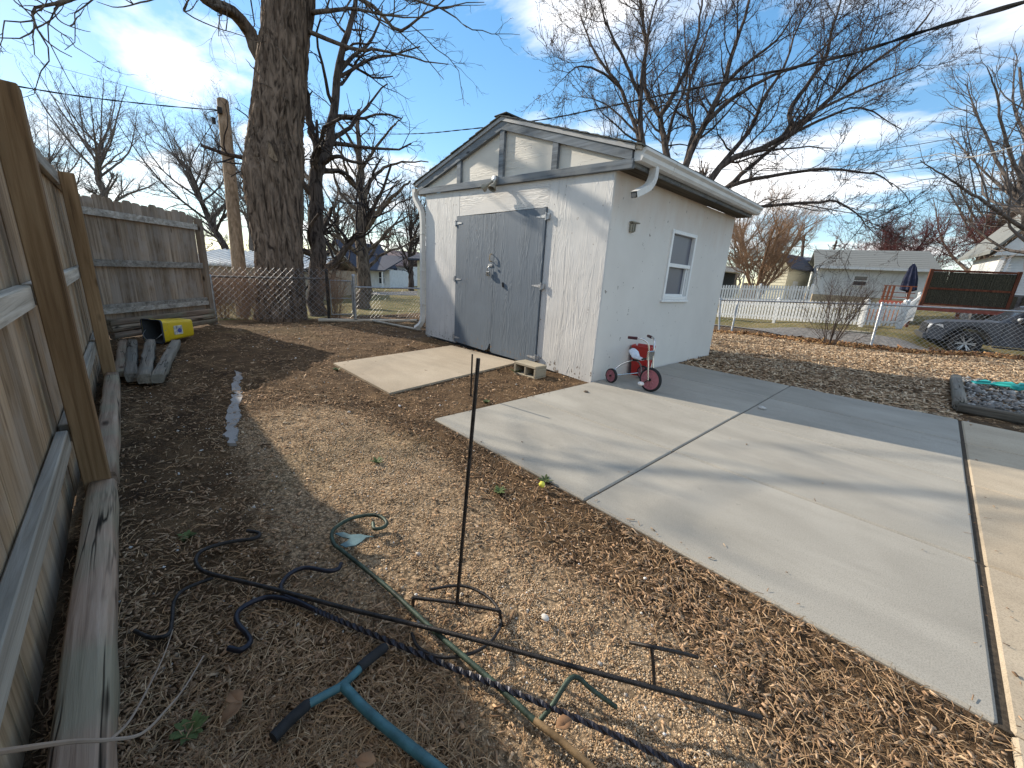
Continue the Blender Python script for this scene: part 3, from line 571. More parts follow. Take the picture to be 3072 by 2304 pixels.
for a, b in zip(PX[:-1], PX[1:]):
    for zt in (1.735, 1.0, .365):
        MB().box((b+.047, -4.132, zt-.089), (a-.047, -4.094, zt), .004).build('rail', 'rail_wood', pf)
# diagonal back panel
A0 = np.array((-5.02, -4.17, 0)); A1 = np.array((-6.46, -2.80, 0)); dv = (A1-A0)/np.linalg.norm(A1-A0); nv = np.array((dv[1], -dv[0], 0)); nv = nv if nv@(CAM*[1, 1, 0]-A1) > 0 else -nv
bf = thing('privacy_fence', tuple(A1), 'grey board fence panel set at an angle behind the yellow bucket', 'fence')
ang = math.atan2(dv[1], dv[0]); LF = np.linalg.norm(A1-A0); s = .07; i = 0
pk2 = [shared('picket', dogear(.137, h, .017), 'fence_wood_back') for h in (1.81, 1.79, 1.82)]
while s < LF-.08:
    p = A0+dv*s-nv*.02; o = link('picket', pk2[i % 3], bf, p-A1+np.array((0, 0, .02+RNG.uniform(-.015, .015)))); o.rotation_euler = (0, R(RNG.normal(0, .08)), ang+R(RNG.normal(0, .6))); s += .138+RNG.uniform(-.001, .001); i += 1
wood('rail_wood_back', (.20, .165, .13), (.40, .35, .29), (.54, .49, .43), 0, scale=.9, bump=.8)
for zt in (1.665, 1.03, .44): MB().beam(A0+nv*.02+[0, 0, zt-.045], A1-dv*.05+nv*.02+[0, 0, zt-.045], .038, .089).build('rail', 'rail_wood_back', bf)
MB().beam(A0+nv*.03+[0, 0, .35], A1-dv*.05+nv*.03+[0, 0, .35], .05, .07).build('rail', 'rail_wood_back', bf)
q = A1+nv*.02; MB().beam(q+[0, 0, -.1], q+[0, 0, 1.76], .09, .09, (nv[0], nv[1], 0), .004).build('post', 'fence_wood_back', bf)

# landscape timbers
def timber(a, b, label, wd=.105, ht=.09, mat='timber_wood', group=None, rough=.004, name='landscape_timber'):
    a = np.array(a, float); b = np.array(b, float); d = b-a; Ln = np.linalg.norm(d); d /= Ln; x_ = np.cross(d, (0, 0, 1)); x_ /= np.linalg.norm(x_); z_ = np.cross(x_, d)
    pr = [(-.5, -.28), (-.42, -.45), (-.25, -.5), (.25, -.5), (.42, -.45), (.5, -.28), (.5, .28), (.42, .45), (.25, .5), (-.25, .5), (-.42, .45), (-.5, .28)]; V = []; N = 14
    for i in range(N):
        c = a+d*Ln*i/(N-1); sw = 1 if 0 < i < N-1 else .96
        for u, v_ in pr: V.append(c+x_*(u*wd*sw+RNG.normal(0, rough*.5))+z_*(v_*ht*sw+RNG.normal(0, rough*.5)))
    k = len(pr); F = [[i*k+j, i*k+(j+1) % k, (i+1)*k+(j+1) % k, (i+1)*k+j] for i in range(N-1) for j in range(k)]+[list(range(k))[::-1], [(N-1)*k+j for j in range(k)]]
    # local frame so that the grain runs along the piece
    M = Matrix(((d[0], -x_[0], z_[0]), (d[1], -x_[1], z_[1]), (d[2], -x_[2], z_[2]))); me = bpy.data.meshes.new(name)
    me.from_pydata([tuple(M.transposed() @ Vector(np.array(p)-a)) for p in V], [], F); bm = bmesh.new(); bm.from_mesh(me); bmesh.ops.recalc_face_normals(bm, faces=bm.faces); bm.to_mesh(me); bm.free()
    for p in me.polygons: p.use_smooth = len(p.vertices) == 4
    me.materials.append(MATS[mat]); o = link(name, me); o.matrix_world = Matrix.Translation(a) @ M.to_4x4(); return tag(o, label, 'timber', group)
timber((2.40, -4.028, .03), (.052, -4.030, .04), 'long cracked landscape timber on the ground at the left edge of the picture', .105, .11)
timber((-.052, -4.028, .035), (-2.44, -4.03, .03), 'reddish landscape timber between the two brown fence posts', .10, .10)
for i, (o_, z) in enumerate(((.10, .03), (.085, .12), (.075, .205))):
    timber(A0+nv*o_+dv*(.05)+[0, 0, z], A1+nv*o_-dv*(.02)+[0, 0, z], ['lowest', 'middle', 'topmost'][i]+' of the stacked landscape timbers along the angled fence panel', .085, .082)
# ------------------------------------------------------------------ things lying about the yard
def gpts(pts, z): return [gp(x_, y_, z_) for (x_, y_), z_ in zip(pts, np.broadcast_to(z, (len(pts),)))]
def rod(name, mat, parent, pts, r, n=40, k=8): return MB().tube(spline(pts, n), r, k).build(name, mat, parent, True)
# cut timbers lying in a row
ends = [((450, 530), (400, 1040)), ((590, 540), (570, 1100)), ((865, 540), (770, 1120)), ((1250, 540), (950, 1110))]
who = ['flat pinkish board-like timber nearest the fence, leftmost of four lying in a row', 'dark mossy timber, second from the fence of four lying in a row', 'grey half-round timber with splintered bark, third from the fence of four in a row', 'brown timber lying askew against the yellow bucket, outermost of four']
for i, (a, b) in enumerate(ends):
    pa = gp(280+a[0]*.1989, 920+a[1]*.1989, .05); pb_ = gp(280+b[0]*.1989, 920+b[1]*.1989, .05)
    pb_ = pa+(pb_-pa)*.97; timber(pa, pb_, who[i], (.085, .09, .10, .095)[i], (.055, .08, .09, .085)[i], 'log_wood' if i else 'timber_wood', 'cut timbers lying by the bucket', .007, 'cut_timber')
# yellow bucket on its side
bk = thing('bucket', (-4.52, -3.6, 0), 'yellow plastic bucket lying on its side with its dark open end facing out', 'bucket')
def rsq(h, rr, n=6):
    P = []
    for cx_, cz_, a0 in ((h-rr, h-rr, 0), (-h+rr, h-rr, 90), (-h+rr, -h+rr, 180), (h-rr, -h+rr, 270)):
        for i in range(n): a = R(a0+90*i/(n-1)); P.append((cx_+rr*math.cos(a), cz_+rr*math.sin(a)))
    return P
BA = np.array((-.62, .78, .0)); BA /= np.linalg.norm(BA); BX = np.array((BA[1], -BA[0], 0)); BO = gp(464, 1027)+np.array((0, 0, .15))
def pail(stations, name, mat, parent, cap=False):
    m = MB(); V = []; n = 24
    for t, h, rr in stations:
        for u, z in rsq(h, rr): V.append(BO+BA*t+BX*u+np.array((0, 0, z)))
    F = [[i*n+j, i*n+(j+1) % n, (i+1)*n+(j+1) % n, (i+1)*n+j] for i in range(len(stations)-1) for j in range(n)]
    if cap: F.append([(len(stations)-1)*n+j for j in range(n)])
    return m.add(V, F).build(name, mat, parent, True)
pail([(0, .152, .04), (.012, .156, .04), (.02, .150, .04), (.085, .148, .04), (.09, .142, .04), (.10, .142, .04), (.105, .138, .04), (.47, .120, .035), (.485, .106, .03)], 'body', 'yellow_plastic', bk, True)
pail([(0.001, .150, .038), (.02, .146, .038), (.09, .134, .036), (.46, .112, .03)], 'inside', 'interior_shade', bk, True)  # inner faces coloured dark for the shade within the yellow pail
pail([(-.008, .149, .038), (-.010, .156, .04), (.010, .158, .04), (.012, .152, .04)], 'rim', 'shingle_dark', bk)
MB().tube(spline([BO+BA*.05+BX*.15+[0, 0, .02], BO+BA*-.03+BX*.12+[0, 0, -.06], BO+BA*-.05+[0, 0, -.13], BO+BA*-.03-BX*.12+[0, 0, -.06], BO+BA*.05-BX*.15+[0, 0, .02]], 24), .004, 6).build('handle', 'galvanized', bk, True)
plain('label_print', (.62, .60, .55), .5, 0, .5, 24.); plain('label_blue', (.08, .10, .32), .5)
side = BX if BX@(CAM-BO) > 0 else -BX
q = lambda t, z, o=.0: BO+BA*t+side*(.138-.05*(t-.105)+o)+np.array((0, 0, z))
MB().add([q(.17, -.06, .002), q(.30, -.06, .002), q(.30, .06, .002), q(.17, .06, .002)], [(0, 1, 2, 3)]).build('label_sticker', 'label_print', bk)
MB().add([q(.255+.032*math.cos(a), -.01+.032*math.sin(a), .004) for a in np.linspace(0, 2*math.pi, 16)[:-1]], [tuple(range(15))]).build('label_badge', 'label_blue', bk)
# pale concrete strip flush with the soil
Lp = [(707, 1116), (704, 1140), (698, 1152), (700, 1180), (693, 1200), (690, 1225), (678, 1255), (681, 1285), (676, 1310), (684, 1328), (692, 1340)]; Rp = [(703, 1338), (716, 1310), (712, 1285), (722, 1255), (717, 1225), (727, 1195), (722, 1172), (716, 1158), (728, 1140), (724, 1120)]
def ragged(pp): q_ = np.array([gp(a, b, -.035) for a, b in pp]); q_ = np.vstack([q_[i]+(q_[i+1]-q_[i])*t for i in range(len(q_)-1) for t in (0, .25, .5, .75)]); q_[:, :2] += RNG.normal(0, .008, (len(q_), 2)); return list(q_)
st = MB().prism(ragged(Lp)+ragged(Rp), (0, 0, .022)).build('concrete_strip', 'concrete_white'); tag(st, 'ragged pale concrete strip sunk in the shaded soil near the fence', 'concrete strip')
# concrete block by the door
cb_ = MB(); x0, x1, y0, y1, zt = -.90, -.52, -.40, -.20, .115
for lo, hi in (((x0, y0, zt-.035), (x1, y1, zt)), ((x0, y0, -.05), (x1, y1, -.02)), ((x0, y0+.002, -.02), (x0+.035, y1-.002, zt-.035)), ((x1-.035, y0+.002, -.02), (x1, y1-.002, zt-.035)), ((-.72, y0+.004, -.02), (-.69, y1-.004, zt-.035)), ((x0+.035, y1-.04, -.02), (x1-.035, y1-.004, zt-.035))): cb_.box(lo, hi, .006)
tag(cb_.build('concrete_block', 'block_concrete'), 'hollow concrete block on the soil at the corner of the door pad', 'block')
# tricycle
tk = thing('tricycle', (.40, .36, 0), 'small chrome and red tricycle with pink-spoked front wheel parked by the wall', 'tricycle')
def wheel(c, n, rad, wd, spoke):
    c = np.array(c, float); n = np.array(n, float); n /= np.linalg.norm(n); w_ = wd/2
    whl = MB().lathe([(-w_*.6, rad*.80), (-w_, rad*.86), (-w_*.9, rad*.95), (-w_*.4, rad), (w_*.4, rad), (w_*.9, rad*.95), (w_, rad*.86), (w_*.6, rad*.80)], c, n, 36).build('wheel', 'black_rubber', tk, True)
    MB().lathe([(-w_*.35, 0), (-w_*.55, rad*.2), (-w_*.3, rad*.35), (-w_*.3, rad*.7), (-w_*.75, rad*.74), (-w_*.75, rad*.83), (w_*.75, rad*.83), (w_*.75, rad*.74), (w_*.3, rad*.7), (w_*.3, rad*.35), (w_*.55, rad*.2), (w_*.35, 0)], c, n, 30).build('rim', 'pink_plastic', whl, True)
    u = np.cross(n, (0, 0, 1)); u /= np.linalg.norm(u)
    for i in range(spoke):
        a = 2*math.pi*i/spoke; d = u*math.cos(a)+np.array((0, 0, 1))*math.sin(a)
        MB().beam(c+d*rad*.2, c+d*rad*.76, .012, w_*1.25, n).build('spoke', 'pink_plastic', whl)
    MB().tube([c-n*wd*.75, c+n*wd*.75], rad*.12, 10).build('hub', 'black_metal', whl, True)
HD = np.array((.99, -.10, 0)); HN = np.array((.10, .99, 0)); FC = np.array((.641, .228, .155)); RL_ = np.array((.113, .165, .098)); RR_ = np.array((.25, .76, .098))
wheel(FC, HN, .155, .045, 10); wheel(RL_, RR_-RL_, .098, .045, 6); wheel(RR_, RR_-RL_, .098, .045, 6)
for s in (-1, 1):
    o_ = HN*.05*s
    fk = MB().tube(spline([FC+o_, FC+o_-HD*.02+[0, 0, .12], FC+o_-HD*.045+[0, 0, .28], FC+o_*1.1-HD*.055+[0, 0, .40], FC+o_*1.6-HD*.075+[0, 0, .47], FC+o_*2.4-HD*.13+[0, 0, .505], FC+o_*3.2-HD*.19+[0, 0, .507]], 26), .0105, 8).build('fork_tube', 'chrome', tk, True)
    g0 = FC+o_*3.0-HD*.175+[0, 0, .507]; g1 = g0+(HN*s*.55-HD*.8)*.12; MB().tube([g0, g0+(g1-g0)*.02, g1-(g1-g0)*.02, g1], [.016, .019, .018, .015], 10).build('handle_grip', 'grip_plastic', tk, True)
    cr0 = FC+o_*1.15; cr1 = cr0+np.array((-.02*s, 0, -.07*s))+HN*.012*s
    if s < 0: cr1 = cr0+np.array((-.06, -.01, -.055))
    MB().tube([cr0, cr1], .007, 6).build('crank', 'black_metal', tk, True); MB().box(cr1+HN*.03*s-[.035, .03, .022], cr1+HN*.03*s+[.035, .03, .022], .014).build('pedal', 'white_paint', tk)
MB().box((-.012, -.068, 0), (.012, .068, .115), .006, Matrix(((HD[0], HN[0], 0, FC[0]-HD[0]*.05), (HD[1], HN[1], 0, FC[1]-HD[1]*.05), (0, 0, 1, .40), (0, 0, 0, 1)))).build('head_plate', 'chrome', tk)
mid = (RL_+RR_)/2; top = mid+np.array((.06, -.01, .205))
MB().tube(spline([RL_+(mid-RL_)*.1, RL_+(mid-RL_)*.16+[0, 0, .08], RL_+(mid-RL_)*.45+[.02, 0, .155], top+(RL_-RR_)*.06, top, top+(RR_-RL_)*.06, RR_+(mid-RR_)*.45+[.02, 0, .155], RR_+(mid-RR_)*.16+[0, 0, .08], RR_+(mid-RR_)*.1], 40), .011, 8).build('axle_hoop', 'chrome', tk, True)
MB().tube([RL_, RR_], .008, 8).build('rear_axle', 'chrome', tk, True)
MB().tube(spline([top, top+[.10, -.05, .03], FC-HD*.06+[0, 0, .27]], 16), .012, 8).build('frame_tube', 'black_metal', tk, True)
ST = top+np.array((.03, -.02, .07)); SD = FC*[1, 1, 0]-mid*[1, 1, 0]; SD /= np.linalg.norm(SD); SN = np.array((-SD[1], SD[0], 0)); V = []; F = []; nu, nv_ = 14, 10
for i in range(nu):
    t = i/(nu-1); hw = .08*(1-.7*t**1.2)*(1 if i else .8); zc = .075*max(0, 1-t*2.6)**.8-.01*t
    for j in range(nv_): u = -1+2*j/(nv_-1); V.append(ST+SD*(-.07+.25*t)+SN*hw*u+np.array((0, 0, zc-.03*abs(u)**2.2+.02)))
for i in range(nu-1):
    for j in range(nv_-1): F.append((i*nv_+j, i*nv_+j+1, (i+1)*nv_+j+1, (i+1)*nv_+j))
so_ = MB().add(V, F).build('seat', 'seat_plastic', tk, True); md = so_.modifiers.new('thickness', 'SOLIDIFY'); md.thickness = .018
MB().tube([top, ST+[0, 0, .01]], .012, 8).build('seat_post', 'black_metal', tk, True)
tk.scale = (.87, .87, .87)
# red tub behind the tricycle
RT = np.array((.125, .90, 0)); ca, sa = math.cos(R(14)), math.sin(R(14))
def ring(h, z, tx=0.): return [RT+np.array(((u*ca-v*sa)*h+tx, (u*sa+v*ca)*h, z)) for u, v in rsq(1., .18)]
def tub(st_, name, mat, parent=None, cap=False):
    V = []; n = 24
    for h, z in st_: V += ring(h, z)
    F = [[i*n+j, i*n+(j+1) % n, (i+1)*n+(j+1) % n, (i+1)*n+j] for i in range(len(st_)-1) for j in range(n)]
    if cap: F.append(list(range(n)))
    return MB().add(V, F).build(name, mat, parent, True)
rt = tub([(.092, .0), (.118, .36), (.124, .36), (.127, .385), (.118, .387), (.108, .36), (.086, .01)], 'red_tub', 'red_plastic', None, True); tag(rt, 'red plastic tub standing against the wall behind the tricycle', 'tub')
for a in (-.07, 0, .07): MB().beam(RT+np.array((.095, a*.8, .03)), RT+np.array((.12, a, .34)), .012, .012).build('rib', 'red_plastic', rt)
# ------------------------------------------------------------------ garden stakes and hooks
def zlift(z): return z
h1 = thing('shepherd_hook', gp(1376, 1906), 'long straight black metal plant hook lying across the soil with an open curled end', 'plant hook')
rod('shaft', 'black_metal', h1, gpts([(741, 1592), (778, 1600), (764, 1615), (690, 1626), (616, 1647), (588, 1675), (597, 1703), (625, 1719), (700, 1738), (833, 1770), (1024, 1821), (1376, 1906), (1718, 1999), (2048, 2087), (2285, 2153)], [.02]*8+[.03, .035, .04, .05, .06, .06, .06]), .0072, 120)
h2 = thing('twisted_hook', gp(1348, 1999), 'purplish black twisted metal plant hanger with two curved arms lying on the soil', 'plant hanger')
rod('curved_arm', 'purple_metal', h2, gpts([(685, 1944), (722, 1950), (750, 1927), (741, 1902), (713, 1869), (713, 1837), (750, 1809), (810, 1791), (880, 1803), (963, 1837)], .025), .0082, 70)
rod('curved_arm', 'purple_metal', h2, gpts([(1024, 1690), (1014, 1707), (982, 1713), (917, 1703), (870, 1721), (843, 1758), (857, 1786), (900, 1806), (963, 1838)], .028), .0078, 60)
sp_ = spline(gpts([(945, 1828), (1024, 1863), (1163, 1921), (1348, 1999), (1533, 2073), (1765, 2170), (2048, 2298), (2300, 2420)], [.03, .03, .035, .04, .045, .05, .05, .05]), 170); MB().tube(sp_, .0085, 4, True, .42).build('twisted_shaft', 'purple_metal', h2)
h3 = thing('bird_hook', gp(1163, 1763), 'green painted garden hook with scrolled end and cut metal bird lying on the soil', 'garden hook')
rod('shaft', 'green_metal', h3, gpts([(1119, 1568), (1124, 1586), (1150, 1582), (1160, 1568), (1142, 1550), (1107, 1545), (1052, 1556), (1008, 1582), (995, 1606), (1004, 1634), (1024, 1650), (1163, 1763), (1302, 1892), (1478, 2045), (1603, 2161)], [.02]*11+[.025, .03, .035, .035]), .0085, 110)
rod('rusty_shaft', 'rust_metal', h3, gpts([(1603, 2161), (1672, 2214), (1765, 2295), (1850, 2380)], .035), .009, 20)
fp = gpts([(1621, 2160), (1658, 2115), (1718, 2031), (1780, 2072), (1848, 2121)], [.02, .05, .09, .05, .0]); rod('step_prong', 'green_metal', h3, fp, .007, 24)
bird = [(1004, 1602), (1030, 1598), (1052, 1606), (1082, 1604), (1096, 1608), (1121, 1611), (1098, 1614), (1086, 1626), (1066, 1638), (1036, 1643), (1020, 1636), (1040, 1626), (1050, 1618), (1024, 1612)]
plain('bird_metal', (.10, .16, .17), .5, .3, .3, 20.); MB().prism(gpts(bird, .025), (0, 0, .004)).build('bird', 'bird_metal', h3)
# upright stake with foot bar, and the short stake behind it
h4 = thing('plant_stake', gp(1371, 1812), 'tall black upright stake with a cross foot standing in front of the driveway', 'stake')
b0 = gp(1371, 1809, .045); tp_ = b0+np.array((0, 0, .0)); best = min(np.linspace(.5, 1.4, 300), key=lambda h_: abs((lambda d: 1152-FPX*(d@CU)/(d@CF))(np.array((b0[0], b0[1], h_))-CAM)-1075))
rt_ = pl(1435, 1075, 2, best); rod('shaft', 'black_metal', h4, [b0, (b0+rt_)/2, rt_], .0062, 10)
rod('foot_bar', 'black_metal', h4, [gp(1239, 1826, -.02), gp(1239, 1793, .045), b0, gp(1499, 1832, .05), gp(1506, 1880, -.02)][1:4], .006, 20)
for p, q_ in ((gp(1239, 1793, .045), gp(1239, 1828, -.03)), (gp(1499, 1832, .05), gp(1506, 1882, -.03))): MB().tube([p, q_], .006, 8).build('prong', 'black_metal', h4, True)
h5 = thing('plant_stake', gp(1412, 1190), 'short black stake standing in the soil near the door pad', 'stake'); pb5 = gp(1412, 1192, -.03); t5 = pl(1417, 1063, 2, .42); rod('shaft', 'black_metal', h5, [pb5, (pb5+t5)/2, t5], .0078, 6)
rg = rod('wire_ring', 'black_metal', None, gpts([(1290, 1768), (1367, 1757), (1422, 1767), (1478, 1804), (1503, 1855), (1487, 1906), (1441, 1948), (1376, 1969), (1311, 1969), (1256, 1943), (1235, 1900)], .012), .0055, 60); tag(rg, 'thin black wire ring on the soil round the upright stake foot', 'wire ring')
# teal T-handled tool
h6 = thing('garden_tool', gp(1028, 2055), 'teal metal pipe tool with black-gripped cross handle lying at the bottom edge', 'tool')
hz_ = .035; rod('handle_bar', 'teal_paint', h6, gpts([(915, 2118), (975, 2085), (1028, 2055), (1085, 2000)], hz_), .0112, 16, 12); rod('shaft', 'teal_paint', h6, gpts([(1028, 2056), (1120, 2150), (1311, 2304), (1480, 2440)], hz_), .0128, 14, 12)
for pts_ in ([(819, 2214), (870, 2160), (931, 2106)], [(1078, 2003), (1120, 1968), (1160, 1938)]): rod('grip', 'black_rubber', h6, gpts(pts_, hz_), [.0145]*9+[.011], 10, 12)
h7 = thing('stake_foot', gp(1962, 2055), 'small bent black stake foot sticking out of the gravel at right', 'stake'); rod('bar', 'black_metal', h7, [gp(1890, 1927, .05), gp(1955, 1940, .085), gp(2040, 1958, .05), gp(2092, 1972, .01)], .006, 16); rod('prong', 'black_metal', h7, [gp(1955, 1940, .085), gp(1960, 2000, .03), gp(1963, 2058, -.02)], .0055, 8)
h8 = rod('curled_rod', 'black_metal', None, gpts([(640, 1733), (556, 1767), (523, 1804), (516, 1860), (505, 1902), (454, 1913), (403, 1892)], .012), .006, 50); tag(h8, 'thin dark curled rod on the soil beside the cracked timber', 'rod')
tw = thing('bare_twig', gp(330, 2225), 'long pale forked twig lying over the timber at the lower left', 'twig'); plain('twig_pale', (.34, .26, .20), .8)
q1 = [gp(-40, 2262, .40), gp(204, 2226, .22), gp(333, 2219, .13), gp(426, 2200, .10), gp(500, 2128, .06), gp(556, 2059, .03), gp(611, 1967, .01)]; MB().tube(spline(q1, 40), np.linspace(.005, .0018, 40), 6).build('stem', 'twig_pale', tw, True)
MB().tube(spline([gp(333, 2219, .13), gp(389, 2161, .10), gp(444, 2064, .07), gp(491, 1967, .05), gp(519, 1888, .04)], 30), np.linspace(.0035, .0012, 30), 6).build('side_stem', 'twig_pale', tw, True)
# small bits
def blob(c, s, seed, mat, name, label, cat):
    m = MB().lathe([(-1, 0.02), (-.8, .6), (-.3, .95), (.3, .95), (.8, .6), (1, .02)], (0, 0, 0), (0, 0, 1), 12); rg_ = np.random.default_rng(seed); m.v = [tuple(np.array(c)+np.array(p)*s*(1+rg_.normal(0, .07))) for p in m.v]; return tag(m.build(name, mat, None, True), label, cat)
plain('lemon', (.72, .68, .10), .5); plain('stone_pale', (.55, .53, .49), .85, 0, .2, 20., .3)
blob(gp(1625, 1463, .0)+[0, 0, .02], np.array((.019, .018, .018)), 1, 'lemon', 'small_ball', 'small yellow ball in the mulch at the driveway edge', 'ball')
for i, (px_, s_, lb) in enumerate((((1758, 1177), .022, 'dark'), ((2285, 1226), .03, 'pale'), ((1635, 1855), .013, 'white'))): blob(gp(*px_)+[0, 0, s_*.35], np.array((s_*1.3, s_, s_*.55)), 5+i, 'stone_pale' if i else 'bark_brown', 'stone', ['dark crumb of bark on the driveway near the shed corner', 'pale flat pebble on the shaded driveway', 'white stone in the gravel right of the wire ring'][i], 'stone')
def leaf(c, s, yaw, label):
    V = []; F = []; pr = [(0, 0), (.22, .26), (.45, .33), (.62, .36), (.85, .2), (1, .02), (.8, -.22), (.58, -.30), (.40, -.36), (.2, -.22)]
    for u, v in pr: V.append(np.array(c)+s*np.array((u*math.cos(yaw)-v*math.sin(yaw), u*math.sin(yaw)+v*math.cos(yaw), .7*abs(v)+.5*(u-.5)**2+.05)))
    V.append(np.array(c)+s*np.array((.5*math.cos(yaw), .5*math.sin(yaw), .06))); F = [(i, (i+1) % 10, 10) for i in range(10)]
    o = MB().add(V, F).build('dry_leaf', 'leaf_brown', None, True); md_ = o.modifiers.new('t', 'SOLIDIFY'); md_.thickness = .0015; return tag(o, label, 'leaf', 'big dry leaves on the soil')
plain('leaf_brown', (.30, .165, .085), .8, 0, .3, 12.)
for p, s_, a, lb in (((690, 2085), .055, .3, 'curled orange-brown leaf on the soil right of the cracked timber'), ((665, 2175), .055, 2., 'flat brown leaf below the curled orange one by the timber'), ((1665, 2190), .05, 1.2, 'tan leaf lying on the rusty end of the green hook'), ((1065, 2290), .05, .8, 'brown leaf at the bottom edge left of the teal pipe')): leaf(gp(*p, .03 if p[0] != 1665 else .05), s_, a, lb)
def weed(px_, n, ht, label):
    c = gp(*px_); c[2] = gz(c[0:1], c[1:2])[0]; V = []; F = []
    for i in range(n):
        a = RNG.uniform(0, 2*math.pi); l = ht*RNG.uniform(.6, 1.2); w_ = .006; b = len(V); s0 = c+np.array((RNG.normal(0, .004), RNG.normal(0, .004), 0)); d = np.array((math.cos(a), math.sin(a), 0)); e_ = np.array((-d[1], d[0], 0))
        for t in (0, .4, .75, 1): ww = w_*(.7+1.2*t)*(1-t**3)+.0006; p = s0+d*l*.75*t+np.array((0, 0, l*(t-.55*t*t))); V += [p-e_*ww, p+e_*ww]
        F += [(b+2*k_, b+2*k_+1, b+2*k_+3, b+2*k_+2) for k_ in range(3)]
    return tag(MB().add(V, F).build('weed_tuft', 'weed_green', None, True), label, 'weed', 'green weeds in the yard')
plain('weed_green', (.085, .115, .035), .7, 0, .3, 20.)
for p, n, h_, lb in (((1130, 1378), 26, .05, 'low green weed in the mulch left of the tall stake'), ((1500, 1462), 30, .05, 'flat green weed left of the yellow ball'), ((1638, 1440), 18, .06, 'small green weed at the driveway edge above the ball'), ((1548, 1110), 24, .10, 'bright green weed at the left end of the concrete block'), ((1460, 1205), 26, .05, 'green weed at the foot of the short stake'), ((570, 2190), 34, .045, 'grass weed by the brown leaves at lower left'), ((1650, 1100), 18, .12, 'reddish green weed at the right end of the concrete block'), ((1010, 1108), 14, .06, 'green weed at the left corner of the door pad'), ((560, 1605), 30, .04, 'dull green weed beside the timber in the fence shade')): weed(p, n, h_, lb)
# gravel bed with timber edging beyond the driveway
timber((3.02, 5.3, .035), (3.02, 2.86, .03), 'grey timber edging the gravel bed, pointing away from the driveway', .11, .11, 'log_wood', None, .006); timber((3.0, 2.78, .03), (6.2, 2.95, .03), 'brown timber edging the gravel bed along the driveway', .11, .10, 'log_wood', None, .006)
x = RNG.uniform(3.1, 6.2, 5200); y = RNG.uniform(2.9, 5.9, 5200); pebbles('bed_gravel', 'grey and white landscape stones in the timber-edged bed', x, y, np.full(5200, .022), [(.30, .285, .265), (.21, .195, .18), (.40, .38, .35), (.26, .215, .18), (.15, .135, .12)], .0)
plain('teal_plastic', (.03, .32, .30), .5)
for i, (px_, sz_, an, lb) in enumerate((((2945, 1150), (.20, .10, .02), .3, 'flat teal plastic scrap on the gravel bed, leftmost'), ((3015, 1158), (.26, .13, .03), -.2, 'larger teal plastic scrap on the gravel bed, middle one'), ((3055, 1168), (.14, .10, .06), .8, 'teal plastic scrap on the gravel bed at the picture edge'))):
    c = gp(*px_, .03); o = MB().box((-sz_[0]/2, -sz_[1]/2, 0), (sz_[0]/2, sz_[1]/2, sz_[2]), .008); o.prism([(-sz_[0]*.4, -sz_[1]*.3, sz_[2]), (sz_[0]*.3, -sz_[1]*.4, sz_[2]), (sz_[0]*.1, sz_[1]*.4, sz_[2])], (.02, 0, .03)); ob = o.build('plastic_scrap', 'teal_plastic'); ob.location = c; ob.rotation_euler = (R(8), R(-6), an); tag(ob, lb, 'plastic scrap', 'teal scraps on the gravel bed')
# board lying by the shed corner and low edging before the chain link fence
timber(gp(1120, 962, .0), gp(1262, 990, .0), 'narrow pale board lying on the soil left of the shed', .06, .03, 'rail_wood'); timber(gp(955, 960, -.02), gp(1250, 962, -.02), 'grey edging timber along the foot of the chain link gate', .07, .06, 'rail_wood')
# ------------------------------------------------------------------ bare trees
def resample(P, n): return spline(P, n)
def tubes(P, r, K):
    """P (N,S,3), r (N,S) -> verts, quads"""
    N, S, _ = P.shape; T = np.gradient(P, axis=1); T /= np.linalg.norm(T, axis=2, keepdims=True)+1e-9
    ref = np.where(np.abs(T[:, :1, 2:3]) > .8, np.array([[[1., 0, 0]]]), np.array([[[0, 0, 1.]]])); u = np.cross(T, np.broadcast_to(ref, T.shape)); u /= np.linalg.norm(u, axis=2, keepdims=True)+1e-9; v = np.cross(T, u)
    a = np.arange(K)*2*math.pi/K; V = P[:, :, None]+r[:, :, None, None]*(u[:, :, None]*np.cos(a)[None, None, :, None]+v[:, :, None]*np.sin(a)[None, None, :, None])
    b = (np.arange(N)[:, None, None]*S*K+np.arange(S-1)[None, :, None]*K); j = np.arange(K)[None, None]; jn = (j+1) % K
    F = np.stack([b+j, b+jn, b+K+jn, b+K+j], -1).reshape(-1, 4); return V.reshape(-1, 3), F
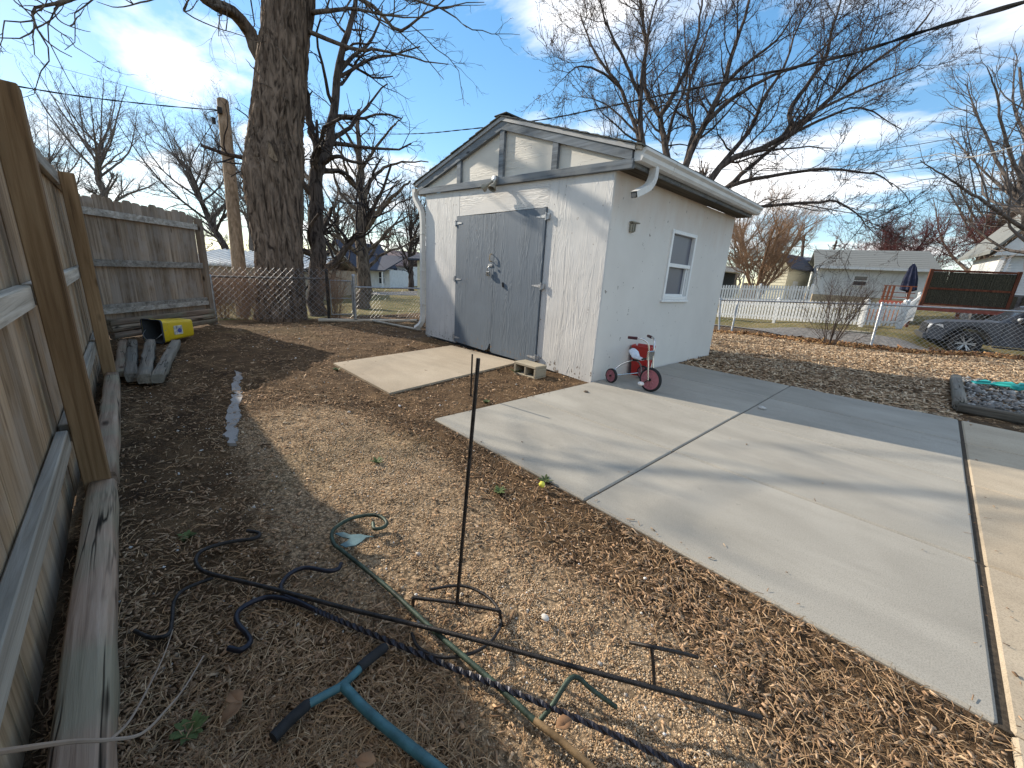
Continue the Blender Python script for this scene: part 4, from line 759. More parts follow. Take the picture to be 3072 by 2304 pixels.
def grow(par, per_m, frac, ang, rf, S=5, up=.05, wob=.25, t0=.15, rmin=.003, rng=None, minlen=.08, taper=.5, maxn=40000, droop=0., absl=None):
    P, r = par; N, SS, _ = P.shape; ln = np.linalg.norm(np.diff(P, axis=1), axis=2).sum(1)
    cnt = rng.poisson(per_m*ln*(1-t0)); idx = np.repeat(np.arange(N), cnt)
    if len(idx) > maxn: idx = np.sort(rng.choice(idx, maxn, replace=False))
    n = len(idx); t = t0+(1-t0)*rng.random(n)**.85; f = t*(SS-1); i = np.minimum(f.astype(int), SS-2); w_ = (f-i)[:, None]
    p = P[idx, i]*(1-w_)+P[idx, i+1]*w_; T = P[idx, i+1]-P[idx, i]; T /= np.linalg.norm(T, axis=1, keepdims=True)+1e-9; rr = r[idx, i]*(1-w_[:, 0])+r[idx, i+1]*w_[:, 0]
    q = rng.normal(size=(n, 3)); q -= T*(q*T).sum(1)[:, None]; q /= np.linalg.norm(q, axis=1, keepdims=True)+1e-9
    a = np.radians(rng.normal(ang, 12, n)); d = T*np.cos(a)[:, None]+q*np.sin(a)[:, None]; d[:, 2] += up*1.5; d /= np.linalg.norm(d, axis=1, keepdims=True)
    L_ = (absl*np.ones(n) if absl else frac*ln[idx]*(1-taper*t))*rng.lognormal(0, .3, n); L_ = np.maximum(L_, minlen)
    Q = np.empty((n, S, 3)); Q[:, 0] = p; r0 = np.maximum(rr*rf, rmin)
    for s in range(1, S):
        d = d+rng.normal(0, wob, (n, 3)); d[:, 2] += up-droop*s/S; d /= np.linalg.norm(d, axis=1, keepdims=True); Q[:, s] = Q[:, s-1]+d*(L_/(S-1))[:, None]
    return Q, r0[:, None]*np.linspace(1, .35, S)[None].clip(.25)
def merge(lst):
    Vs, Fs, o = [], [], 0
    for V, F in lst: Vs.append(V); Fs.append(F+o); o += len(V)
    return np.vstack(Vs), np.vstack(Fs)
def tree(name, label, guides, levels, bark_m, twig_m, seed, group=None, extra=None, trunk_mesh=True, cat='tree', dj=.0):
    rng = np.random.default_rng(seed); Ps, rs = [], []
    for pts, r0, r1 in guides:
        W_ = np.array([at(*p) if len(p) == 3 else p[1] for p in pts]); W_ = spline(W_, 16); W_[1:] += rng.normal(0, r0*.16, (15, 3)); Ps.append(W_); rs.append(np.linspace(r0, r1, 16))
    base = Ps[0][0]; t = thing(name, tuple(base), label, cat, group); par = (np.array(Ps), np.array(rs))
    lst = [tubes(par[0], par[1], 10)]; V, F = merge(lst)
    if trunk_mesh: np_mesh('trunk', V-base, F, bark_m, t, None, True)
    cur = par; big = []; fine = []
    for li, kw in enumerate(levels):
        kw = dict(kw); K = kw.pop('K', 3); src = kw.pop('src', None); ch = grow(cur if src is None else par, rng=rng, **kw)
        (big if kw.get('rmin', .003) >= .012 else fine).append(tubes(ch[0], ch[1], K)); cur = ch
    if big: V, F = merge(big); np_mesh('branches', V-base, F, bark_m, t, None, True)['kind'] = 'stuff'
    if fine: V, F = merge(fine); np_mesh('crown', V-base, F, twig_m, t)['kind'] = 'stuff'
    if extra: extra(t, base, cur, rng)
    return t
# --- great trunk left of the shed: furrowed bark as geometry
BT = [(845, 985, 69, 9.3), (845, 955, 66, 9.3), (843, 880, 62, 9.3), (840, 800, 61, 9.3), (833, 700, 64, 9.3), (824, 600, 72, 9.3), (822, 520, 78, 9.3), (825, 460, 76, 9.3), (829, 400, 68, 9.3), (837, 320, 69, 9.3), (846, 200, 64, 9.3), (857, 100, 62, 9.3), (869, 0, 68, 9.3), (885, -120, 56, 9.3), (905, -300, 44, 9.3), (930, -520, 32, 9.4), (955, -800, 18, 9.5)]
Cc = spline([at(x_, y_, d_) for x_, y_, h_, d_ in BT], 260); Rr = np.interp(np.linspace(0, len(BT)-1, 260), np.arange(len(BT)), [h_*d_/FPX for x_, y_, h_, d_ in BT])
na = 120; A = np.linspace(0, 2*math.pi, na, endpoint=False); zz = np.linspace(0, 1, 260)*14
wx = A[None]*1.0; AA = A[None]+.10*(vnoise(zz[:, None]*1.0, A[None]*0+1, .9, 5)-.5)+.22*(vnoise(zz[:, None], A[None]*3, 1.6, 9)-.5)
n_r = vnoise(np.cos(AA)*7.5+np.sin(AA)*3, zz[:, None]*.75+np.sin(AA)*7.5, 1.35, 3); n_f = vnoise(np.cos(AA)*16+3*np.sin(AA), zz[:, None]*1.5+16*np.sin(AA), 1.3, 7)
ridge = 1-np.abs(2*n_r-1); disp = .085*(ridge**1.6-.5)+.035*(n_f-.5)
flare = .14*np.exp(-zz/.35)[:, None]*(.6+.6*vnoise(np.cos(A)[None]*2+zz[:, None]*0, np.sin(A)[None]*2+zz[:, None]*0, 1.2, 2))
RAD = Rr[:, None]+disp+flare; V = Cc[:, None]+RAD[:, :, None]*(np.stack([np.cos(A), np.sin(A), A*0], 1))[None]
ii = (np.arange(259)[:, None]*na+np.arange(na)[None]); jj = (np.arange(259)[:, None]*na+((np.arange(na)+1) % na)[None]); Fq = np.stack([ii, jj, jj+na, ii+na], -1).reshape(-1, 4)
bt_base = Cc[3]; BIG = 0
def big_extra(t, base, cur, rng):
    np_mesh('trunk', V.reshape(-1, 3)-base, Fq, 'bark_trunk', t, None, True)
    sc_ = at(812, 455, 8.9); m = MB(); poly = [(800, 420), (812, 432), (825, 462), (834, 482), (826, 484), (808, 470), (798, 445)]
    m.prism([at(a, b, 8.75) for a, b in poly], (at(812, 455, 8.95)-at(812, 455, 8.75))); m.build('bark_scar', 'scar_wood', t)
wood('scar_wood', (.10, .065, .04), (.24, .17, .11), (.34, .26, .18), 2)
bark('bark_trunk', (.04, .028, .02), (.215, .155, .112), 1.0)
big_g = [([(855, 190, 9.50), (785, 178, 9.41), (740, 83, 9.22), (685, 28, 8.85), (630, 0, 8.48), (560, -60, 8.10), (420, -130, 7.54), (250, -190, 7.08)], .19, .05),
         ([(420, -130, 7.54), (330, -60, 7.08), (215, 2, 6.61), (150, 12, 6.43), (97, 32, 6.33), (112, 85, 6.24), (150, 132, 6.15), (215, 172, 6.05)], .035, .006), ([(215, 2, 6.61), (165, 25, 6.52), (178, 62, 6.43), (225, 84, 6.43), (272, 96, 6.43)], .016, .004),
         ([(560, -60, 8.10), (480, -10, 7.82), (415, 10, 7.64), (350, 22, 7.45), (290, 5, 7.36)], .02, .005), ([(640, -120, 8.38), (560, 10, 8.38), (560, 40, 8.38), (640, 80, 8.38), (720, 105, 8.57), (780, 130, 8.85)], .018, .005),
         ([(905, 40, 9.50), (985, 35, 9.22), (1050, 25, 9.03), (1150, 45, 8.75), (1285, 52, 8.38)], .06, .008), ([(900, 80, 9.50), (985, 120, 9.22), (1080, 150, 8.94), (1135, 148, 8.85), (1240, 175, 8.66), (1345, 194, 8.48)], .055, .008),
         ([(900, -80, 9.50), (1010, -40, 9.22), (1120, 20, 9.03), (1190, 92, 8.85), (1250, 60, 8.75), (1330, 20, 8.66), (1450, 5, 8.48)], .06, .006), ([(905, -100, 9.50), (1050, -60, 9.13), (1180, -20, 8.85), (1330, 30, 8.57), (1400, 82, 8.38)], .05, .006),
         ([(900, -200, 9.50), (1100, -350, 9.13), (1300, -420, 8.75), (1500, -480, 8.38)], .06, .02), ([(910, -350, 9.50), (760, -520, 8.94), (560, -640, 8.38), (300, -700, 7.82)], .07, .02), ([(880, -100, 9.50), (700, -260, 10.71), (500, -380, 12.11), (300, -450, 13.04)], .07, .02), ([(930, -500, 9.59), (1000, -750, 10.06), (1150, -1000, 10.71)], .07, .02),
         ([(890, 250, 9.31), (872, 200, 8.96), (820, 130, 8.85), (780, 80, 8.75)], .022, .005), ([(895, 340, 9.31), (860, 300, 8.94), (800, 250, 8.85), (760, 200, 8.75)], .02, .004)]
tree('big_tree', 'huge bare tree with thick furrowed trunk behind the chain link fence', big_g, [dict(per_m=2.2, frac=.34, ang=48, rf=.5, S=7, up=.03, wob=.22, t0=.1, rmin=.012, K=5, maxn=260), dict(per_m=3.4, frac=.36, ang=45, rf=.5, S=6, up=0., wob=.28, rmin=.006, maxn=2600), dict(per_m=5, frac=.5, ang=42, rf=.6, S=5, up=-.02, wob=.25, rmin=.0045, maxn=7000)], 'bark_brown', 'twig_brown', 11, extra=big_extra)
# --- two darker trees beside it
tree('leaning_tree', 'dark forked bare tree with narrow trunk just right of the huge trunk', [([(948, 990, 11), (950, 880, 11), (950, 700, 11), (948, 560, 11), (956, 480, 11)], .245, .17), ([(955, 510, 11), (945, 430, 10.9), (925, 340, 10.7), (915, 240, 10.5)], .14, .06), ([(957, 490, 11), (985, 430, 11.1), (1003, 340, 11.2), (1013, 220, 11.2), (1030, 130, 11.1), (1060, 40, 11), (1080, -80, 10.9)], .15, .05), ([(1013, 220, 11.2), (1060, 170, 11.4), (1120, 110, 11.7), (1150, 20, 12)], .07, .02), ([(960, 500, 11), (1010, 470, 10.7), (1080, 490, 10.4), (1130, 470, 10.2)], .07, .015), ([(985, 430, 11.1), (1050, 380, 11.5), (1090, 330, 12), (1160, 250, 12.4)], .07, .02), ([(950, 560, 11), (900, 500, 11.5), (880, 400, 12), (860, 300, 12.5)], .07, .02)],
     [dict(per_m=2.4, frac=.42, ang=50, rf=.5, S=7, up=.04, wob=.25, t0=.12, rmin=.012, K=4, maxn=240), dict(per_m=4, frac=.42, ang=48, rf=.5, S=6, up=.0, wob=.3, rmin=.006, maxn=2600), dict(per_m=6, frac=.5, ang=45, rf=.6, S=5, up=-.03, wob=.28, rmin=.005, maxn=9000)], 'bark_dark', 'twig_dark', 12)
tree('gnarled_tree', 'gnarled dark bare tree with crooked limbs standing left of the shed', [([(1096, 945, 15), (1090, 860, 15), (1085, 760, 15), (1080, 650, 15), (1083, 560, 15), (1078, 450, 15), (1075, 330, 15)], .30, .06), ([(1085, 700, 15), (1150, 620, 14.6), (1190, 580, 14.3), (1233, 542, 14)], .11, .03), ([(1083, 590, 15), (1130, 520, 15.4), (1190, 490, 15.8), (1285, 486, 16)], .085, .02), ([(1087, 770, 15), (1040, 735, 14.6), (1005, 705, 14.3), (940, 700, 14)], .095, .02), ([(1083, 640, 15), (1030, 590, 15.3), (1000, 520, 15.6), (985, 440, 16)], .085, .02), ([(1080, 520, 15), (1130, 440, 14.5), (1170, 390, 14.2), (1210, 350, 14)], .065, .015), ([(1078, 470, 15), (1040, 400, 14.6), (1010, 360, 14.4), (990, 300, 14.2)], .065, .015), ([(1090, 820, 15), (1150, 760, 15.5), (1210, 740, 16), (1255, 700, 16.4)], .065, .015), ([(1082, 580, 15), (1050, 540, 13.8), (1030, 480, 13), (1020, 420, 12.5)], .07, .015)],
     [dict(per_m=2.2, frac=.40, ang=48, rf=.32, S=7, up=.05, wob=.22, t0=.15, rmin=.013, K=4, maxn=300), dict(per_m=4.2, frac=.45, ang=46, rf=.45, S=6, up=.02, wob=.28, rmin=.007, maxn=4000), dict(per_m=7, frac=.5, ang=45, rf=.6, S=5, up=.0, wob=.28, rmin=.0055, maxn=14000)], 'bark_brown', 'twig_brown', 13)
# --- big maple behind the shed
D = 13.5
def g_(pts, r0, r1, d0=D, d1=D): return ([(x_, y_, d0+(d1-d0)*i/(len(pts)-1)) for i, (x_, y_) in enumerate(pts)], r0, r1)
maple = [g_([(1922, 290), (1868, 170), (1815, 60), (1790, -60)], .06, .012, 13, 12), g_([(1913, 403), (1840, 330), (1790, 300), (1740, 290)], .04, .008, 13.6, 14.4), g_([(2030, 960), (2030, 760), (2040, 620)], .34, .3), g_([(2040, 640), (1960, 540), (1930, 445), (1922, 278), (1938, 140), (1918, 0), (1900, -200)], .125, .025, D, 12.5), g_([(1935, 470), (1913, 403), (1857, 259), (1783, 157), (1740, 40)], .09, .02, D, 14.5), g_([(1857, 259), (1800, 215), (1735, 200), (1690, 235)], .05, .01, 13.9, 13), g_([(2035, 630), (1995, 450), (1978, 352), (1931, 259), (1945, 93), (1990, -60)], .13, .02, D, 15), g_([(1978, 352), (2040, 250), (2090, 120), (2110, -60)], .09, .02, 13.8, 12.5),
         g_([(2040, 640), (2057, 491), (2117, 370), (2168, 259), (2201, 139), (2242, 28), (2270, -120)], .135, .025, D, 13), g_([(2040, 640), (2131, 542), (2190, 480), (2325, 426), (2381, 394), (2492, 296), (2557, 231), (2742, 102), (2800, 20)], .125, .02, D, 12), g_([(2050, 640), (2182, 560), (2252, 500), (2363, 412), (2510, 338), (2604, 329), (2705, 389)], .10, .012, D, 14.5), g_([(2060, 650), (2190, 560), (2307, 528), (2465, 509), (2627, 523), (2680, 560)], .085, .01, D, 12.5), g_([(2070, 680), (2200, 640), (2280, 620), (2446, 606), (2511, 606), (2581, 648), (2600, 690)], .075, .008, D, 11.8),
         g_([(2381, 394), (2372, 333), (2418, 259), (2478, 176), (2492, 93), (2525, 0), (2540, -100)], .09, .015, 12.8, 14), g_([(2080, 610), (2160, 500), (2247, 394), (2290, 300), (2350, 200), (2390, 90), (2450, -30)], .10, .015, 13.5, 15), g_([(2168, 259), (2240, 190), (2330, 120), (2400, 10)], .07, .012, 13.3, 12), g_([(2325, 426), (2420, 350), (2560, 280), (2680, 230), (2770, 190)], .07, .012, 13, 14.8), g_([(2117, 370), (2190, 300), (2300, 235), (2430, 180), (2560, 60)], .08, .012, 13.2, 11.8), g_([(2040, 600), (2000, 520), (2010, 380), (2060, 240), (2050, 60)], .1, .02, 13.5, 15.5), g_([(2057, 491), (2080, 380), (2060, 300), (2090, 180), (2150, 20)], .09, .02, 13.5, 15)]
tree('maple_tree', 'wide spreading bare tree full of small buds rising behind the shed roof', maple, [dict(per_m=2.7, frac=.36, ang=36, rf=.40, S=8, up=.035, wob=.17, t0=.22, rmin=.012, K=4, maxn=600, absl=1.7), dict(per_m=5.0, frac=.42, ang=36, rf=.5, S=6, up=.04, wob=.2, rmin=.0072, maxn=5500, absl=.75), dict(per_m=9, frac=.45, ang=36, rf=.6, S=4, up=.05, wob=.22, rmin=.0056, maxn=24000, minlen=.1, absl=.28), dict(per_m=11, frac=.3, ang=45, rf=1.5, S=3, up=.05, wob=.2, rmin=.0065, maxn=42000, minlen=.03, absl=.045)], 'bark_dark', 'twig_brown', 14)
# --- thin tree at the right edge of the picture
tree('thin_tree', 'thin bare tree with purplish twigs at the right edge of the picture', [([(3110, 1060, 12), (3095, 800, 12), (3072, 640, 12), (3065, 520, 12), (3080, 400, 12), (3060, 200, 12.2)], .14, .03), ([(3072, 640, 12), (2990, 480, 12.4), (2930, 340, 12.8), (2895, 250, 13)], .06, .01), ([(3068, 560, 12), (3010, 400, 11.6), (2990, 280, 11.3), (2960, 200, 11)], .05, .01), ([(3078, 690, 12), (2960, 610, 11.6), (2850, 540, 11.2), (2760, 480, 11)], .06, .01), ([(3085, 760, 12), (3000, 740, 12.4), (2900, 660, 12.8), (2840, 560, 13)], .05, .01), ([(3070, 600, 12), (3000, 560, 13), (2900, 460, 13.5), (2850, 400, 14)], .05, .01), ([(3080, 420, 12), (3040, 300, 12.6), (3050, 160, 13)], .05, .01)],
     [dict(per_m=3.2, frac=.4, ang=40, rf=.5, S=6, up=.05, wob=.2, rmin=.009, K=4, maxn=500), dict(per_m=4.5, frac=.42, ang=40, rf=.55, S=5, up=.03, wob=.22, rmin=.006, maxn=3000), dict(per_m=5, frac=.5, ang=42, rf=.6, S=4, up=.03, wob=.2, rmin=.0045, maxn=6000)], 'bark_grey', 'twig_grey', 15)
def auto_tree(name, label, px_, d, h_px, spread_px, n_limb, seed, bm_, tm, r0=None, stems=1, fine=(1500, 6000), group=None, up=.06, low=.35, lean=0, cat='tree', twr=1.):
    rng = np.random.default_rng(seed); b = at(px_[0], px_[1], d); H_ = h_px*d/FPX; Sp = spread_px*d/FPX; r0 = r0 or H_*.022; G = []
    for s in range(stems):
        ang = rng.uniform(0, 2*math.pi); k = 0 if stems == 1 else .16*Sp+.12*H_; tp = b+np.array((math.cos(ang)*k+lean*H_*CR[0], math.sin(ang)*k+lean*H_*CR[1], H_*(.60 if stems == 1 else .75)))
        mid_ = (b+tp)/2+rng.normal(0, .025*H_, 3); G.append(([('w', b+np.array((0, 0, -.3))), ('w', mid_), ('w', tp)], r0/(1 if stems == 1 else 1.8), r0*.35/(1 if stems == 1 else 1.4)))
    tr = [np.array([p[1] for p in g[0]]) for g in G]
    for i in range(n_limb):
        q = tr[i % stems]; t = low+(1-low)*(i+.5)/n_limb; p0 = spline(q, 50)[int(t*49)]; a = i*2.4+rng.uniform(-.4, .4); out = Sp*.5*rng.uniform(.7, 1.1)*(1.2-.75*t); z2 = b[2]+H_*((.62+.38*t)*rng.uniform(.88, 1.05))
        p2 = p0+np.array((math.cos(a)*out, math.sin(a)*out, 0)); p2[2] = max(z2, p0[2]+.12*H_); p1 = p0+(p2-p0)*[.55, .55, .38]+rng.normal(0, .02*H_, 3); G.append(([('w', p0), ('w', p1), ('w', p2)], r0*.36*(1.1-.5*t), r0*.05))
    s_ = d/FPX*3
    return tree(name, label, G, [dict(per_m=30/H_, frac=.40, ang=36, rf=.45, S=6, up=up, wob=.2, rmin=.12*s_*twr, K=4, maxn=600), dict(per_m=60/H_, frac=.42, ang=36, rf=.5, S=5, up=up*.6, wob=.22, rmin=.075*s_*twr, maxn=fine[0]*2), dict(per_m=120/H_, frac=.5, ang=40, rf=.6, S=4, up=up*.4, wob=.22, rmin=.05*s_*twr, maxn=fine[1]*2)], bm_, tm, seed, group, None, True, cat)
gl = 'bare trees beyond the fences'
auto_tree('bare_tree', 'bare tree with upright crown rising above the angled fence panel', (360, 720), 36, 440, 360, 12, 21, 'bark_grey', 'twig_grey', .34, group=gl, low=.5)
auto_tree('bare_tree', 'spreading bare tree at far left just above the tall brown post', (10, 700), 40, 560, 240, 10, 22, 'bark_grey', 'twig_grey', .34, group=gl)
auto_tree('bare_tree', 'leaning bare tree between the angled fence panel and the utility pole', (695, 770), 30, 400, 430, 13, 23, 'bark_dark', 'twig_grey', .28, group=gl, lean=-.25)
auto_tree('bare_tree', 'small bare tree with low crown behind the angled fence panel at left', (190, 740), 42, 370, 330, 12, 24, 'bark_grey', 'twig_grey', .34, group=gl)
auto_tree('bare_tree', 'slim bare tree in front of the second white house left of the shed', (1236, 885), 42, 350, 190, 10, 25, 'bark_dark', 'twig_dark', .34, group=gl)
auto_tree('bare_tree', 'bare tree behind the utility pole and the huge trunk', (760, 800), 48, 420, 380, 11, 26, 'bark_grey', 'twig_grey', .45, group=gl)
auto_tree('bare_tree', 'bare tree far behind the gnarled tree over the white house roof', (1010, 820), 70, 330, 330, 11, 27, 'bark_grey', 'twig_grey', .6, group=gl)
auto_tree('bare_tree', 'bushy many-stemmed bare tree beside the cream shed at right', (2262, 905), 25, 290, 260, 18, 28, 'twig_tan', 'twig_tan', .16, 5, (2200, 9000), gl, .08, .15)
auto_tree('bare_tree', 'large rounded brown bare tree behind the garage at right', (2850, 900), 44, 420, 420, 18, 29, 'bark_brown', 'twig_brown', .5, 2, (3000, 14000), gl, .05, .2)
auto_tree('bare_tree', 'brown bare tree above the white house at the right edge', (3060, 880), 48, 390, 380, 14, 30, 'bark_brown', 'twig_brown', .5, 1, (2600, 10000), gl)
auto_tree('redbud_shrub', 'dark red twiggy shrub behind the garage roof', (2660, 860), 38, 200, 300, 18, 31, 'twig_red', 'twig_red', .14, 7, (2600, 11000), None, .05, .1, 0, 'shrub', 1.15)
auto_tree('bare_tree', 'pale bare tree just right of the shed eave in the distance', (2190, 890), 60, 300, 260, 12, 32, 'bark_grey', 'twig_grey', .4, 1, (1500, 6000), gl)
auto_tree('bare_tree', 'tip of a small bare tree showing above the shed roof', (1800, 800), 30, 470, 150, 8, 33, 'bark_dark', 'twig_dark', .2, 1, (700, 3500), gl)
# far wood on the horizon: one mass
rng = np.random.default_rng(50); G = []; parts_ = []
for i in range(70):
    px_ = -700+i*66+rng.uniform(-20, 20); d = rng.uniform(85, 150); b = at(px_, 812+.0618*(px_-1536)+rng.uniform(0, 6), d); H_ = rng.uniform(7, 13); P0 = np.array([b+np.array((0, 0, -2))+np.array((rng.normal(0, .3), rng.normal(0, .3), 1))*[1, 1, H_*t+.001] for t in np.linspace(0, .8, 8)]); G.append(P0)
par = (np.array(G), np.full((70, 8), .3)*np.linspace(1, .3, 8)); l1 = grow(par, 1.5, .6, 45, .5, 6, .06, .2, .2, .1, rng, maxn=900); l2 = grow(l1, 1.6, .5, 42, .6, 5, .04, .25, .1, .07, rng, maxn=4500); l3 = grow(l2, 2.4, .5, 42, .7, 4, .02, .25, .1, .055, rng, maxn=11000)
V_, F_ = merge([tubes(*par, 5), tubes(*l1, 3), tubes(*l2, 3), tubes(*l3, 3)]); tag(np_mesh('far_wood', V_, F_, 'twig_grey'), 'hazy line of distant bare woods along the horizon', 'wood', kind='stuff')
# bare shrub at the right fence, brush behind the left fence
auto_tree('bare_shrub', 'bare twiggy shrub growing through the right chain link fence', (2480, 1052), 10.2, 240, 260, 14, 41, 'twig_brown', 'twig_brown', .02, 9, (420, 900), None, .06, .1, 0, 'shrub', .8)
rng = np.random.default_rng(51)
for i, (px_, w_) in enumerate(((670, 120), (730, 110), (790, 130), (640, 90), (1010, 60))): auto_tree('dry_brush', ['tangle of dry brown brush behind the mesh, below the utility pole', 'dry brown brush left of the huge trunk', 'dry brown brush at the foot of the huge trunk', 'dry brown brush by the end post of the angled fence', 'wispy dry brush at the foot of the leaning tree'][i], (px_, 972), 9.0 if px_ != 790 else 8.9, 175, w_*1.3, 20, 60+i, 'twig_tan', 'twig_tan', .011, 14, (420, 1100), 'dry brush behind the chain link fence', .03, .05, 0, 'brush', .6)
# ------------------------------------------------------------------ chain link fences
def chainlink(parent, A, B, H_, pitch=.085, r=.0026, drop=.05, above=.0):
    A = np.array(A, float); B = np.array(B, float); d = B-A; Ln = np.linalg.norm(d[:2]); n = int(Ln/pitch)+1; h0, h1 = .03, H_+above; Hh = h1-h0; segs = []; k = int(Hh/pitch)+1
    for s in (1, -1):
        for i in range(-k-1, n+k+1):
            x0 = i*pitch; pts = []
            ta, tb = (0, Hh) if True else 0; xa, xb = x0, x0+s*Hh; za, zb = 0., Hh
            lo, hi = min(xa, xb), max(xa, xb)
            if hi < 0 or lo > Ln: continue
            def clip(xv): return abs(xv-xa)
            if xa < 0: za = -xa if s > 0 else za; xa = 0
            elif xa > Ln: za = xa-Ln if s < 0 else za; xa = Ln
            if xb < 0: zb = Hh-(0-xb); xb = 0
            elif xb > Ln: zb = Hh-(xb-Ln); xb = Ln
            if zb-za > .02: segs.append((xa, za+h0, xb, zb+h0))
    S_ = np.array(segs); P = np.empty((len(S_), 2, 3))
    for q in (0, 1): t = S_[:, 2*q]/Ln; P[:, q] = A+d*t[:, None]; P[:, q, 2] += S_[:, 2*q+1]
    V, F = tubes(P, np.full((len(S_), 2), r), 3); np_mesh('wire_mesh', V-wloc(parent), F, 'galvanized', parent)
def post(parent, p, h, r=.03, mat='galvanized', name='post', lean=(0, 0)): p = np.array(p, float); q = p+np.array((lean[0], lean[1], h)); m = MB().tube([p-[0, 0, .2], q], r, 10); m.lathe([(0, r*1.15), (.03, r*1.15), (.05, r*.6), (.055, 0)], q, (0, 0, 1), 10); return m.build(name, mat, parent, True)
cf = thing('chain_link_fence', at(820, 960, 9.0), 'rusty chain link fence with gate in front of the huge tree trunk', 'fence')
a0 = at(628, 962, 8.15); a1 = at(988, 960, 8.7); a2 = at(1066, 958, 9.1); a3 = at(1290, 955, 11.0)
t0_, t1_, t2_ = at(628, 829, 8.15), at(988, 837, 8.7), at(1066, 838, 9.1)
MB().tube([t0_, t1_], .021, 8).build('top_rail', 'rail_pipe', cf, True) if plain('rail_pipe', (.14, .12, .105), .6, .4, .4, 12.) else None
chainlink(cf, a0, a1, t0_[2]-a0[2]+.0, .12, .0026, 0, .2)
post(cf, a1, t1_[2]-a1[2]+.16, .032, 'black_metal'); post(cf, a2, t2_[2]-a2[2]+.07, .035); post(cf, a0+[.1, .1, 0], t0_[2]-a0[2], .03)
gate = MB(); gz0, gz1 = .12, t1_[2]-a1[2]-.02; e0, e1 = a1+(a2-a1)*.1, a1+(a2-a1)*.92
gate.tube(spline([e0+[0, 0, gz0], e0+[0, 0, gz1]], 3), .014, 8); gate.tube([e1+[0, 0, gz0], e1+[0, 0, gz1]], .014, 8); gate.tube([e0+[0, 0, gz1], e1+[0, 0, gz1]], .014, 8); gate.tube([e0+[0, 0, gz0], e1+[0, 0, gz0]], .014, 8); gate.tube([e0+[0, 0, gz0+.35], e1+[0, 0, gz0+.35]], .01, 8)
go = gate.build('gate', 'galvanized', cf, True); chainlink(go, e0, e1, gz1-.02, .1, .0024)
MB().tube([a2+[0, 0, .72], a3+[0, 0, .80]], .02, 8).build('top_rail', 'galvanized', cf, True); chainlink(cf, a2, a3, .74, .1, .0024)
rf_ = thing('chain_link_fence', at(2612, 1040, 10.2), 'galvanized chain link fence with leaning posts beyond the driveway', 'fence')
b0 = at(2160, 985, 12.3); b1 = at(2612, 1040, 10.2); b2 = at(3071, 1078, 9.3); b3 = b2+(b2-b1)*.8
u0, u1, u2 = at(2160, 900, 12.3), at(2646, 914, 10.3), at(3071, 935, 9.3); u3 = u2+(u2-u1)*.8
for p, q in ((b0, u0), (b1, u1), (b3, u3)): post(rf_, p, q[2]-p[2]+.02, .03, lean=(q-p)[:2])
pm = at(2195, 990, 12.1); post(rf_, pm, at(2215, 902, 12.1)[2]-pm[2], .028, lean=(at(2215, 902, 12.1)-pm)[:2])
for p, q in ((u0, u1), (u1, u3)): MB().tube([p, q], .022, 8).build('top_rail', 'galvanized', rf_, True)
chainlink(rf_, b0, b1, .88, .11, .0024); chainlink(rf_, b1, b3, .98, .11, .0026)
# leaves caught along the right fence
nL = 5200; t = RNG.random(nL); which = RNG.random(nL) < .5; bx_ = np.where(which[:, None], b0+(b1-b0)*t[:, None], b1+(b3-b1)*t[:, None]); off = RNG.normal(-.15, .35, nL); x = bx_[:, 0]+off*.35+RNG.normal(0, .1, nL); y = bx_[:, 1]+off*.9
chips('leaf_litter', 'brown fallen leaves heaped along the right chain link fence', x, y, np.full(nL, .07), np.full(nL, .045), [(.24, .12, .055), (.17, .085, .042), (.30, .17, .08), (.36, .22, .10), (.12, .07, .04)], .5, .03)
# ------------------------------------------------------------------ pole and cables
up_ = thing('utility_pole', at(735, 962, 11.5), 'short wooden utility pole leaning in front of the distant trees', 'pole')
p0, p1 = at(735, 985, 11.5), at(668, 302, 11.5); MB().tube(spline([p0, (p0+p1)/2, p1], 14), np.linspace(.185, .145, 14), 14).build('shaft', 'pole_wood', up_, True)
q = at(658, 331, 11.3); MB().box(q-[.06, .06, .08], q+[.06, .06, .08], .01).build('insulator', 'black_metal', up_); q = at(641, 362, 11.2); MB().tube([q-[0, 0, .08], q+[0, 0, .08]], .05, 10).build('insulator', 'black_metal', up_, True)
MB().tube(spline([at(658, 331, 11.3), at(622, 338, 11.2), at(620, 355, 11.2), at(641, 362, 11.2)], 20), .008, 6).build('jumper_wire', 'black_metal', up_, True)
for px_ in ((690, 362), (700, 371)): q = at(*px_, 11.3); MB().tube([q-[.02, 0, 0], q+[.06, 0, 0]], .012, 6).build('bolt', 'galvanized', up_)
def cable(pts, r, label, mat='cable_black', twist=False, n=90):
    t = thing('overhead_cable', at(*pts[len(pts)//2]), label, 'cable', 'overhead cables'); P = spline([at(*p) for p in pts], n*2 if twist else n)
    if twist:
        T = np.gradient(P, axis=0); T /= np.linalg.norm(T, axis=1)[:, None]; u = np.cross(T, (0, 0, 1)); u /= np.linalg.norm(u, axis=1)[:, None]; v = np.cross(T, u); s = np.concatenate([[0], np.cumsum(np.linalg.norm(np.diff(P, axis=0), axis=1))]); ph = s*5.
        for k in (0, math.pi): MB().tube(P+(u*np.cos(ph+k)[:, None]+v*np.sin(ph+k)[:, None])*r*.8, r, 6).build('strand', mat, t, True)
    else: MB().tube(P, r, 5).build('strand', mat, t, True)
plain('cable_black', (.012, .012, .013), .9, 0, .2, 9., 0, .1)
cable([(3250, -55, 3.0), (3072, 6, 3.5), (2760, 97, 4.6), (2480, 180, 6.0), (2048, 272, 8.6), (1800, 325, 11), (1620, 360, 13), (1400, 388, 15), (1210, 402, 18), (960, 398, 24)], .0125, 'thick black twisted cable crossing the sky over the shed roof', 'cable_black', twist=True)
